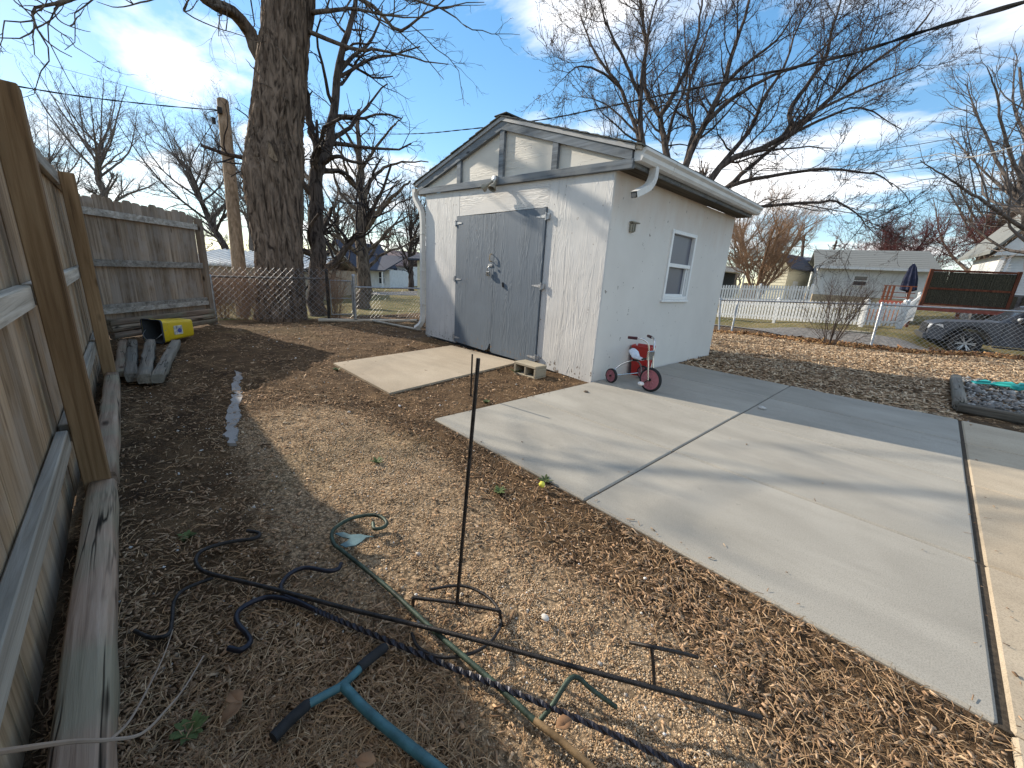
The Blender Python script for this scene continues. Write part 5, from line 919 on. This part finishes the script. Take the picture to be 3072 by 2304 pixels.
cable([(-80, 238, 6.8), (0, 250, 7.3), (180, 280, 8.3), (330, 300, 9.2), (500, 318, 10.3), (658, 331, 11.3)], .009, 'dark twisted cable running left from the utility pole', 'cable_black', twist=True)
cable([(118, 188, 8), (300, 236, 9.5), (500, 292, 10.8), (655, 330, 11.4)], .004, 'thin upper wire running left from the utility pole')
plain('cable_grey', (.42, .40, .37), .6); cable([(1990, 492, 14), (2250, 512, 13), (2560, 496, 11.5), (2760, 472, 10), (2835, 459, 9.4), (2890, 472, 9), (2960, 462, 8.6), (3100, 425, 8)], .011, 'pale grey cable sagging past the right end of the shed roof', 'cable_grey')
for pts, lb in (([(2560, 462, 22), (2750, 434, 21), (2920, 402, 20), (3100, 360, 19)], 'thin wire high at right above the brown trees'), ([(2600, 520, 22), (2850, 470, 21), (3100, 405, 20)], 'thin wire just below the pale cable at right'), ([(100, 522, 38), (380, 580, 40), (700, 640, 42)], 'thin wire behind the angled fence panel'), ([(690, 648, 40), (980, 690, 42), (1262, 700, 44)], 'dark wire behind the gnarled tree'), ([(700, 590, 40), (980, 640, 42), (1262, 655, 44)], 'upper dark wire behind the gnarled tree')): cable(pts, .016, lb)
# ------------------------------------------------------------------ background buildings
class Fr:
    """frame along a wall: u along it, v away from the viewer, w up"""
    def __init__(s, p0, p1, z=None):
        p0 = np.array(p0, float); p1 = np.array(p1, float); u = p1-p0; u[2] = 0; s.len = np.linalg.norm(u); s.u = u/s.len; s.v = np.array((-s.u[1], s.u[0], 0)); s.o = p0.copy()
        if s.v@(p0-CAM) < 0: s.v = -s.v
        if z is not None: s.o[2] = z
        s.M = Matrix(((s.u[0], s.v[0], 0, s.o[0]), (s.u[1], s.v[1], 0, s.o[1]), (0, 0, 1, s.o[2]), (0, 0, 0, 1)))
    def p(s, a, b, c): return s.o+s.u*a+s.v*b+np.array((0, 0, c))
    def box(s, lo, hi, bev=0.): return MB().box(lo, hi, bev, s.M)
    def siding(s, a0, a1, b, c0, c1, n, th=.03, side='u'):
        m = MB(); h = (c1-c0)/n
        for i in range(n):
            z0, z1 = c0+i*h, c0+(i+1)*h
            if side == 'u': V = [s.p(a0, b-th, z0), s.p(a1, b-th, z0), s.p(a1, b-.004, z1), s.p(a0, b-.004, z1), s.p(a0, b, z0), s.p(a1, b, z0)]
            else: V = [s.p(b-th*side, a0, z0), s.p(b-th*side, a1, z0), s.p(b-.004*side, a1, z1), s.p(b-.004*side, a0, z1), s.p(b, a0, z0), s.p(b, a1, z0)]
            m.add(V, [(0, 1, 2, 3), (0, 4, 5, 1), (0, 3, 4), (1, 5, 2)])
        return m
    def roof(s, a0, a1, b0, b1, c0, c1, th=.12):
        m = MB(); bm_ = (b0+b1)/2
        for bb in (b0, b1): m.prism([s.p(a0, bb, c0), s.p(a0, bm_, c1), s.p(a0, bm_, c1+th), s.p(a0, bb, c0+th)], s.u*(a1-a0))
        return m
    def roof_side(s, a0, a1, b0, b1, c0, c1, th=.12):
        m = MB(); am = (a0+a1)/2
        for aa in (a0, a1): m.prism([s.p(aa, b0, c0), s.p(am, b0, c1), s.p(am, b0, c1+th), s.p(aa, b0, c0+th)], s.v*(b1-b0))
        return m
    def window(s, parent, a, c, wd, ht, b=0., mat='white_paint'):
        f = .07; m = MB()
        for lo, hi in (((a, b-.06, c), (a+f, b, c+ht)), ((a+wd-f, b-.06, c), (a+wd, b, c+ht)), ((a+f, b-.06, c), (a+wd-f, b, c+f)), ((a+f, b-.06, c+ht-f), (a+wd-f, b, c+ht)), ((a+f, b-.05, c+ht/2-.03), (a+wd-f, b, c+ht/2+.03))): m.box(lo, hi, 0, s.M)
        w_ = m.build('window', mat, parent); s.box((a+f, b-.025, c+f), (a+wd-f, b-.012, c+ht-f)).build('pane', 'dark_glass', w_); return w_
plain('siding_vinyl', (.66, .665, .65), .55, 0, .08, 3.); plain('foundation_tan', (.42, .345, .24), .9, 0, .2, 4.); plain('siding_cream', (.62, .57, .42), .6, 0, .08); plain('siding_yellow', (.66, .64, .48), .6, 0, .06); plain('foundation_grey', (.14, .135, .13), .9, 0, .3, 6.)
# garage with grey shingle roof
fg = Fr(at(2432, 905, 30), at(2757, 930, 27), .35); ga_ = thing('garage', tuple(fg.p(fg.len/2, 3, 0)), 'white clapboard garage with grey shingle roof and one small window', 'garage'); gl_ = fg.len
ze = at(2430, 800, 30)[2]-.35; zf = at(2432, 881, 30)[2]-.35
fg.box((0, .0, -.8), (gl_, 6.5, zf)).build('foundation', 'foundation_tan', ga_); fg.box((.02, .03, zf), (gl_-.02, 6.4, ze)).build('wall', 'siding_vinyl', ga_); fg.siding(.02, gl_-.02, .03, zf+.01, ze-.02, 17).build('clapboards', 'siding_vinyl', ga_)
MB().prism([fg.p(.04, .05, ze), fg.p(.04, 6.4, ze), fg.p(.04, 3.2, ze+1.35)], fg.u*(gl_-.08)).build('gable', 'siding_vinyl', ga_)
ro = fg.roof(-.35, gl_+.35, -.4, 6.8, ze-.06, ze+1.32, .1).build('roof', 'shingle_grey', ga_); fg.box((-.36, -.45, ze-.12), (gl_+.36, -.40, ze+.06)).build('eave_board', 'white_paint', ro)
for i in range(9): b_ = -.4+3.6*i/9; c_ = ze-.06+1.38*i/9; MB().prism([fg.p(-.36, b_-.01, c_+.1), fg.p(-.36, b_+.5, c_+.1+.19), fg.p(-.36, b_+.5, c_+.125+.19), fg.p(-.36, b_-.01, c_+.135)], fg.u*(gl_+.72)).build('shingle_course', 'shingle_grey', ro)
wx0 = gl_*(2545-2432)/(2757-2432); fg.window(ga_, wx0, zf+.72, .85, .75, .0); fg.box((-.05, -.03, zf), (.08, .0, ze)).build('corner_board', 'white_paint', ga_)
# cream shed, yellow house, dark carport
fc = Fr(at(2278, 868, 33), at(2352, 872, 31.5), .1); cs = thing('cream_shed', tuple(fc.o), 'cream gabled shed behind the white picket fence', 'shed'); zc = at(2300, 802, 33)[2]-.1; fc.box((0, 0, -.6), (fc.len, 4, zc)).build('wall', 'siding_cream', cs); fc.siding(0, fc.len, 0, .1, zc, 12).build('clapboards', 'siding_cream', cs); MB().prism([fc.p(0, .0, zc), fc.p(fc.len, .0, zc), fc.p(fc.len/2, .0, zc+1.0)], fc.v*4).build('gable', 'siding_cream', cs); fc.roof_side(-.3, fc.len+.3, -.25, 4.2, zc-.15, zc+1.0, .1).build('roof', 'shingle_dark', cs); fc.box((fc.len+.001, 1.2, 0), (fc.len+.05, 2.0, 1.9)).build('door', 'white_paint', cs)
fy = Fr(at(2398, 870, 38), at(2470, 872, 37), .2); yh = thing('yellow_house', tuple(fy.o), 'pale yellow house showing between the cream shed and the garage', 'house'); zy = at(2400, 786, 38)[2]-.2; fy.box((0, 0, -.6), (fy.len, 6, zy)).build('wall', 'siding_yellow', yh); fy.siding(0, fy.len, 0, .1, zy, 14).build('clapboards', 'siding_yellow', yh); fy.window(yh, fy.len*.55, zy-1.5, .8, 1.1); fy.roof(-.4, fy.len+.4, -.4, 6.4, zy, zy+.5, .12).build('roof', 'shingle_dark', yh)
fk_ = Fr(at(2165, 865, 28), at(2225, 868, 28), .0); cp = thing('carport', tuple(fk_.o), 'low dark carport with pale roof at the shed corner in the distance', 'carport'); zk = at(2200, 815, 28)[2]; fk_.box((-.6, 1.2, -.4), (fk_.len, 4, zk)).build('shade_block', 'interior_shade', cp); MB().prism([fk_.p(-.8, -.1, zk), fk_.p(fk_.len+.1, -.1, zk-.1), fk_.p(fk_.len+.1, -.1, zk+.0), fk_.p(fk_.len*.4, -.1, zk+.3), fk_.p(-.8, -.1, zk+.35)], fk_.v*4.2).build('roof', 'white_paint', cp)  # dark block under the roof stands in for the carport's inner shade
for a in (-.5, fk_.len): MB().beam(fk_.p(a, 0, -.4), fk_.p(a, 0, zk-.05), .08, .08, fk_.v).build('post', 'white_paint', cp)
fb = Fr(at(2228, 865, 27), at(2262, 866, 27), .0); bfn = thing('board_fence', tuple(fb.o), 'brown board fence between the carport and the bushy tree', 'fence')
for i in range(6): fb.box((fb.len*i/6, 0, -.4), (fb.len*(i+1)/6-.02, .03, 1.55+.03*(i % 2))).build('board', 'fence_wood_back', bfn)
for i, (a, b, c, d, e_, lb) in enumerate(((2398, 872, 2412, 705, 45, 'taller dark utility pole beyond the cream shed'), (2486, 800, 2510, 722, 60, 'small distant utility pole above the garage roof'))): t = thing('utility_pole', at(a, b, e_), lb, 'pole'); MB().tube([at(a, b, e_)-[0, 0, .5], at(c, d, e_)], [.2, .14], 8).build('shaft', 'bark_dark', t, True); MB().beam(at(c-12, d+14, e_), at(c+12, d+16, e_), .1, .12).build('crossarm', 'bark_dark', t)
# white picket fences
def picketfence(name, label, p0, p1, h, sp, wd, gate=None, mat='white_paint'):
    fr = Fr(p0, p1); root = thing(name, tuple(p0), label, 'fence'); dz = (p1-p0)[2]/fr.len; me = shared('picket', MB().prism([(-wd/2, -.01, .06), (wd/2, -.01, .06), (wd/2, -.01, h-.05), (0, -.01, h), (-wd/2, -.01, h-.05)], (0, .02, 0)), mat); a = .05; an = math.atan2(fr.u[1], fr.u[0])
    while a < fr.len: o = link('picket', me, root, fr.u*a+np.array((0, 0, dz*a+RNG.uniform(-.008, .008)))); o.rotation_euler = (0, 0, an); a += sp
    for c in (.22, h-.24): MB().beam(fr.p(0, .03, c), fr.p(fr.len, .03, c+dz*fr.len), .04, .09).build('rail', mat, root)
    n = max(2, int(fr.len/2.2)+1)
    for i in range(n): a = fr.len*i/(n-1); q_ = fr.p(a, .05, dz*a); MB().box(q_-[.055, .055, .2], q_+[.055, .055, h+.04], .01).build('post', mat, root); MB().lathe([(0, .075), (.03, .075), (.09, 0)], q_+[0, 0, h+.03], (0, 0, 1), 4).build('post_cap', mat, root)
    return root, fr
picketfence('picket_fence', 'white picket fence standing across the alley, nearer of the two', at(2120, 952, 21), at(2578, 979, 16.4), 1.0, .125, .085)
fd, fr_ = picketfence('picket_gate', 'white picket gate at the right end of the nearer picket fence', at(2584, 979, 16.3), at(2694, 984, 15.8), 1.0, .125, .085)
picketfence('picket_fence', 'white picket fence farther back in front of the cream shed', at(2130, 905, 25), at(2424, 913, 23), 1.05, .14, .095)
picketfence('picket_fence', 'short white picket return beside the deck', at(2706, 984, 15.8), at(2742, 950, 18.2), 1.0, .16, .09)
fs = Fr(at(2548, 1015, 14.9), at(2655, 1020, 14.9)); stp = thing('garden_steps', tuple(fs.o), 'two grey concrete steps in the grass before the picket gate', 'steps')
for i in range(2): fs.box((.04*i, .35*i, -.3), (fs.len-.1*i, .35*i+.5, .10+.14*i), .015).build('step', 'block_concrete', stp)
plain('orange_plastic', (.62, .24, .10), .6)
toy = thing('play_fence', at(2660, 955, 17.5), 'orange and peach toy panels behind the picket gate', 'toy panel')
for i in range(5): q_ = at(2590+26*i, 968, 17.6); MB().prism([q_+CR*u*.16+np.array((0, 0, z)) for u, z in ((-1, 0), (1, 0), (1, .5), (.6, .68), (0, .74), (-.6, .68), (-1, .5))], (.03, .05, 0)).build('toy_panel', 'orange_plastic', toy)
# deck with reed screen, umbrella and red skirt
fk = Fr(at(2735, 950, 18.6), at(3120, 990, 16.8), None); dk = thing('deck', tuple(fk.o), 'red-stained wooden deck with reed privacy screen beside the white house', 'deck'); zd = at(2760, 915, 18.6)[2]-fk.o[2]
plain('red_stain', (.24, .07, .052), .7, 0, .2, 8.); wood('red_post', (.09, .03, .02), (.17, .062, .036), (.25, .10, .06), 2)
fk.box((-.2, 0, zd-.22), (fk.len, .05, zd)).build('skirt_board', 'red_stain', dk)
for i in range(9): fk.box((-.2, .06+i*.3, zd-.04), (fk.len, .06+i*.3+.28, zd)).build('deck_board', 'red_stain', dk)
for a in np.arange(-.1, fk.len, 1.6): fk.box((a, .06, -.5), (a+.1, .16, zd-.22)).build('post', 'red_post', dk)
zsc = at(2785, 808, 18)[2]-fk.o[2]; ax0, ax1 = .35, .35+(2960-2770)/FPX*17.6
for a in (ax0, ax1): fk.box((a-.06, .5, zd), (a+.06, .62, zsc+.06)).build('screen_post', 'red_post', dk)
for c in (zd+.08, (zd+zsc)/2, zsc): fk.box((ax0+.06, .52, c-.05), (ax1-.06, .6, c+.04)).build('screen_rail', 'red_post', dk)
plain('reed_dark', (.07, .065, .045), .9, 0, .5, 30.); rd = MB()
for i in range(210): a = ax0+.07+(ax1-ax0-.14)*i/209; rd.tube([fk.p(a+RNG.normal(0, .006), .56+RNG.normal(0, .012), zd+.1), fk.p(a+RNG.normal(0, .010), .56+RNG.normal(0, .012), zsc-.06)], .022, 4)
rs_ = rd.build('reed_screen', 'reed_dark', dk); rs_['kind'] = 'stuff'
fl_ = Fr(at(2636, 905, 19.5), at(2735, 912, 18.6)); fl_.box((0, 0, -.12), (fl_.len, .05, .1)).build('skirt_board', 'red_stain', dk); zr = at(2656, 856, 19.5)[2]-fl_.o[2]
for a in (.05, .2, .35, fl_.len*.8): fl_.box((a, .02, .1), (a+.08, .1, zr)).build('baluster', 'red_post', dk)
for c in (zr, zr*.62, zr*.35): fl_.box((0, .03, c-.03), (fl_.len, .07, c+.01)).build('hand_rail', 'red_post', dk)
um = thing('patio_umbrella', at(2715, 905, 19.2), 'closed navy patio umbrella standing on the deck', 'umbrella'); plain('navy_cloth', (.018, .022, .05), .8, 0, .3)
b_, t_ = at(2716, 905, 19.2), at(2742, 790, 19.2); P = b_+(t_-b_)*np.linspace(0, 1, 40)[:, None]; MB().tube([b_, t_], .025, 8).build('pole', 'galvanized', um, True); rr_ = np.interp(np.linspace(0, 1, 40), [0, .25, .3, .6, .9, .97, 1], [.03, .03, .26, .22, .11, .05, .02]); m = MB(); V = []
for i in range(40):
    for j in range(16): a = j*math.pi/8; V.append(P[i]+rr_[i]*(1+.22*math.cos(j*math.pi))*np.array((math.cos(a), math.sin(a), 0)))
m.add(V, [(i*16+j, i*16+(j+1) % 16, (i+1)*16+(j+1) % 16, (i+1)*16+j) for i in range(39) for j in range(16)]).build('folded_canopy', 'navy_cloth', um, True)
# white house at the right edge
fh = Fr(at(2945, 948, 17.5), at(3190, 975, 16.2)); wh = thing('white_house', tuple(fh.o), 'white clapboard house with grey foundation cut off by the right picture edge', 'house'); zfo = at(2980, 880, 17.4)[2]-fh.o[2]; zto = at(3010, 760, 17.4)[2]-fh.o[2]
fh.box((.25, 1.6, -.8), (fh.len+4, 6, zfo)).build('foundation', 'foundation_grey', wh); fh.box((.25, 1.65, zfo), (fh.len+4, 6, zto)).build('wall', 'siding_vinyl', wh); fh.siding(.25, fh.len+4, 1.65, zfo, zto, 15).build('clapboards', 'siding_vinyl', wh)
for i in range(5): a = .6+i*.75; fh.box((a, 1.55, -.2), (a+.6, 1.6, zfo-.08)).build('foundation_panel', 'reed_dark', wh)
dsp = rect_pipe([fh.p(.15, 1.5, zfo-.6), fh.p(.32, 1.5, zto)], .16, .16); dsp.build('corner_column', 'white_paint', wh); rect_pipe([fh.p(.40, 1.48, zfo-.5), fh.p(.52, 1.48, zto)], .09, .09).build('downspout', 'white_paint', wh)
fh.roof_side(-.2, fh.len+5, 1.2, 7, zto, zto+5.2, .15).build('roof', 'shingle_grey', wh); MB().prism([fh.p(-.05, 1.3, zto-.05), fh.p(fh.len+4.9, 1.3, zto-.05), fh.p((fh.len+4.8)/2, 1.3, zto+5.1)], fh.v*.3).build('gable', 'siding_vinyl', wh)
# left: metal roofed building, white houses
fm = Fr(at(560, 905, 20), at(945, 927, 20.5), None); mb_ = thing('metal_building', tuple(fm.o), 'long low tan building with pale ribbed metal roof behind the left fence', 'building'); zm = at(619, 792, 20)[2]-fm.o[2]; zmt = at(619, 752, 23.5)[2]-fm.o[2]; plain('tan_wall', (.34, .285, .22), .85, 0, .2, 3.)
fm.box((0, 0, -1), (fm.len, 7, zm)).build('wall', 'tan_wall', mb_); plain('metal_shaded', (.36, .35, .33), .5, .2, .1, 2.); plain('metal_sunlit', (.72, .71, .68), .5, .1, .05); rf2 = fm.roof(-.3, fm.len+.3, -.3, 7.3, zm-.05, zmt, .06).build('roof', 'metal_shaded', mb_)  # darker sheet, whiter ribs: sun and shade striping put into the colours
slope = (zmt-zm+.05)/3.8
for a in np.arange(-.2, fm.len+.3, .28): MB().prism([fm.p(a, -.31, zm+.01), fm.p(a+.09, -.31, zm+.01), fm.p(a+.075, -.31, zm+.11), fm.p(a+.015, -.31, zm+.11)], fm.v*3.8+np.array((0, 0, 3.8*slope))).build('roof_rib', 'metal_sunlit', rf2)
fw_ = Fr(at(978, 858, 52), at(1062, 864, 50), None); h1_ = thing('white_house', tuple(fw_.o), 'white house with dark blue roof and porch beyond the gnarled tree', 'house'); zw = at(980, 788, 52)[2]-fw_.o[2]; lw_ = fw_.len
fw_.box((0, 0, -1), (lw_, 7, zw)).build('wall', 'siding_vinyl', h1_); MB().prism([fw_.p(0, 0, zw), fw_.p(lw_, 0, zw), fw_.p(lw_/2, 0, zw+2.6)], fw_.v*7).build('gable', 'siding_vinyl', h1_); fw_.roof_side(-.5, lw_+.5, -.5, 7.5, zw-.3, zw+2.7, .15).build('roof', 'shingle_dark', h1_)
for a in (.5, 1.7, lw_-1.2): fw_.window(h1_, a, zw*.35, .9, 1.5, -.01)
fp_ = Fr(at(1055, 862, 49), at(1150, 866, 48), None); zp = at(1100, 806, 49)[2]-fp_.o[2]; fp_.box((0, 1.5, -1), (fp_.len, 6, zp)).build('wing_wall', 'siding_vinyl', h1_); MB().prism([fp_.p(-.3, -.2, zp-.2), fp_.p(-.3, 5.5, zp+1.7), fp_.p(-.3, 5.5, zp+1.85), fp_.p(-.3, -.2, zp-.05)], fp_.u*(fp_.len+.6)).build('wing_roof', 'shingle_dark', h1_)
for a in (0.1, fp_.len*.5, fp_.len-.2): fp_.box((a, 0, -.5), (a+.15, .15, zp-.2)).build('porch_post', 'white_paint', h1_)
for a in (.8, fp_.len*.65): fp_.window(h1_, a, .6, .9, 1.5, 1.49)
fw2 = Fr(at(1146, 852, 58), at(1218, 856, 57), None); h2_ = thing('white_house', tuple(fw2.o), 'small white house behind the slim tree, farther of the two at left', 'house'); z2_ = at(1160, 795, 58)[2]-fw2.o[2]; fw2.box((0, 0, -1), (fw2.len, 6, z2_)).build('wall', 'siding_vinyl', h2_); plain('shingle_pink', (.26, .19, .175), .9, 0, .2); fw2.roof(-.4, fw2.len+.4, -.4, 6.4, z2_-.1, z2_+2.0, .15).build('roof', 'shingle_pink', h2_)
for a in (.4, 1.9): fw2.window(h2_, a, z2_*.4, .8, 1.3, -.01)
fw3 = Fr(at(1252, 880, 24), at(1330, 885, 23), None); h3_ = thing('garden_shed', tuple(fw3.o), 'tan shed with dark eave peeking out left of the white shed', 'shed'); z3_ = at(1255, 782, 24)[2]-fw3.o[2]; fw3.box((0, 0, -1), (fw3.len, 3, z3_)).build('wall', 'siding_cream', h3_); fw3.roof(-.35, fw3.len+.4, -.4, 3.4, z3_, z3_+.7, .1).build('roof', 'shingle_dark', h3_)
# ------------------------------------------------------------------ pickup truck in the alley
plain('truck_paint', (.055, .06, .074), .3, .2, .1, 3., 0, .6); plain('tyre_rubber', (.02, .02, .021), .85, 0, .3, 20., .2); plain('wheel_silver', (.5, .5, .5), .3, .8, .1); plain('lamp_clear', (.6, .62, .65), .15, .3, .1); plain('trim_black', (.015, .015, .016), .6)
TH = -(CR*[1, 1, 0]); TH /= np.linalg.norm(TH); TH = TH*math.cos(R(38))+np.array((CF[0], CF[1], 0))/np.linalg.norm(CF[:2])*math.sin(R(38)); TH /= np.linalg.norm(TH); TL = np.array((-TH[1], TH[0], 0))       # forward, left (towards us)
if TL@(CAM-at(2895, 1032, 13.4)) < 0: TL = -TL
wc = at(2893, 1030, 13.3); zg = wc[2]-.40
def tp(f, l, z): return np.array((wc[0], wc[1], 0))+TH*f+TL*(l-.80)+np.array((0, 0, zg+z))
trk = thing('pickup_truck', tuple(tp(-1.5, 0, 0)), 'dark blue pickup truck parked behind the chain link fence, cut off at right', 'truck')
def arch(cx_, r, n=9): return [(cx_+r*math.cos(a), .40+r*math.sin(a)) for a in np.linspace(math.pi*.0, math.pi, n)][::1]
def side_prism(prof, l0, l1): m = MB(); return m.prism([tp(f, l0, z) for f, z in prof], TL*(l1-l0))
lower = [(.93, .46), (.96, .62), (.95, .80), (.88, .98), (.60, 1.07), (-.55, 1.16), (-4.6, 1.18), (-4.6, .50), (-3.75, .46)]+[(-3.25+.5*math.cos(a), .40+.5*math.sin(a)) for a in np.linspace(math.pi, 0, 9)]+[(-2.7, .42), (-.55, .42)]+[(.5*math.cos(a), .40+.5*math.sin(a)) for a in np.linspace(math.pi, 0, 9)]+[(.56, .44)]
side_prism(lower, -.90, .90).build('body', 'truck_paint', trk)
cab = [(-.55, 1.15), (-1.25, 1.72), (-1.6, 1.78), (-2.9, 1.76), (-3.2, 1.17)]; m = MB(); m.add([tp(f, -.84 if z < 1.3 else -.68, z) for f, z in cab]+[tp(f, .84 if z < 1.3 else .68, z) for f, z in cab], [(0, 1, 2, 3, 4), (5, 6, 7, 8, 9), (0, 5, 6, 1), (1, 6, 7, 2), (2, 7, 8, 3), (3, 8, 9, 4), (4, 9, 5, 0)]); cbo = m.build('cab', 'truck_paint', trk)
def lat(z): return .84-(z-1.16)/(1.74-1.16)*.16+.012
for poly in ([(-.72, 1.20), (-1.30, 1.67), (-1.92, 1.70), (-1.95, 1.20)], [(-2.05, 1.20), (-2.02, 1.70), (-2.80, 1.69), (-3.02, 1.20)]): MB().prism([tp(f, lat(z), z) for f, z in poly], TL*-.02).build('side_window', 'dark_glass', trk)
MB().add([tp(-.60, -.74, 1.20), tp(-.60, .74, 1.20), tp(-1.20, .62, 1.69), tp(-1.20, -.62, 1.69)], [(0, 1, 2, 3)]).build('windshield', 'dark_glass', trk)
for cf_ in (0., -3.25):
    for l in (.80, -.80):
        c = tp(cf_, l-.0, .40); whl = MB().lathe([(-.12, .24), (-.13, .34), (-.10, .395), (.10, .395), (.13, .34), (.12, .24)], c, TL, 32).build('wheel', 'tyre_rubber', trk, True); MB().lathe([(.03, 0), (.03, .2), (.09, .235), (.115, .25), (.115, .262), (.0, .262)], c, TL, 28).build('rim', 'trim_black', whl, True)
        for i in range(6):
            for s in (-.13, .13): a = i*math.pi/3+s; d = TH*math.cos(a)+np.array((0, 0, 1))*math.sin(a); a0_ = i*math.pi/3; d0 = TH*math.cos(a0_)+np.array((0, 0, 1))*math.sin(a0_); MB().beam(c+TL*.06+d0*.04, c+TL*.09+d*.25, .028, .03, TL).build('spoke', 'wheel_silver', whl)
        MB().tube([c+TL*.05, c+TL*.10], .05, 12).build('hub_cap', 'wheel_silver', whl, True)
    MB().add([tp(cf_+r_*math.cos(a), .905+(.03 if r_ > .5 else .0), .40+r_*math.sin(a)) for r_ in (.50, .585) for a in np.linspace(0.05, math.pi-.05, 13)], [(i, i+1, 14+i, 13+i) for i in range(12)]).build('fender_flare', 'trim_black', trk)
MB().prism([tp(.955, .62, .80), tp(.90, .905, .82), tp(.62, .915, .86), tp(.66, .915, .965), (tp(.86, .9, .955)), tp(.93, .62, .94)], TL*-.02+TH*.012).build('headlight', 'lamp_clear', trk)
MB().prism([tp(.955, -.62, .80), tp(.90, -.905, .82), tp(.62, -.915, .86), tp(.66, -.915, .965), (tp(.86, -.9, .955)), tp(.93, -.62, .94)], TL*.02+TH*.012).build('headlight', 'lamp_clear', trk)
MB().prism([tp(.97, -.58, .62), tp(.97, .58, .62), tp(.95, .58, .95), tp(.95, -.58, .95)], TH*.02).build('grille', 'trim_black', trk); MB().prism([tp(.94, -.9, .44), tp(.94, .9, .44), tp(.97, .9, .62), tp(.97, -.9, .62)], TH*.10).build('bumper', 'truck_paint', trk)
MB().box((-.06, -.14, -.09), (.07, .10, .09), .03, Matrix.Translation(Vector(tp(-1.0, 1.0, 1.24)))).build('mirror', 'trim_black', trk); MB().box((-.07, -.1, 0), (.05, .1, .1), .03, Matrix.Translation(Vector(tp(-.96, 1.0, 1.25)))).build('mirror_cap', 'lamp_clear', trk)
MB().beam(tp(-.6, .93, .38), tp(-2.65, .93, .38), .12, .05, (0, 0, 1), .01).build('running_board', 'trim_black', trk)
for f in (-.70, -1.98, -3.05): MB().beam(tp(f, .903, .5), tp(f-.02, .903, 1.15), .012, .008, TL, 0).build('door_seam', 'trim_black', trk)
for f in (-1.75, -2.85): MB().beam(tp(f, .915, 1.02), tp(f+.18, .915, 1.02), .02, .03, TL, .005).build('door_handle', 'truck_paint', trk)
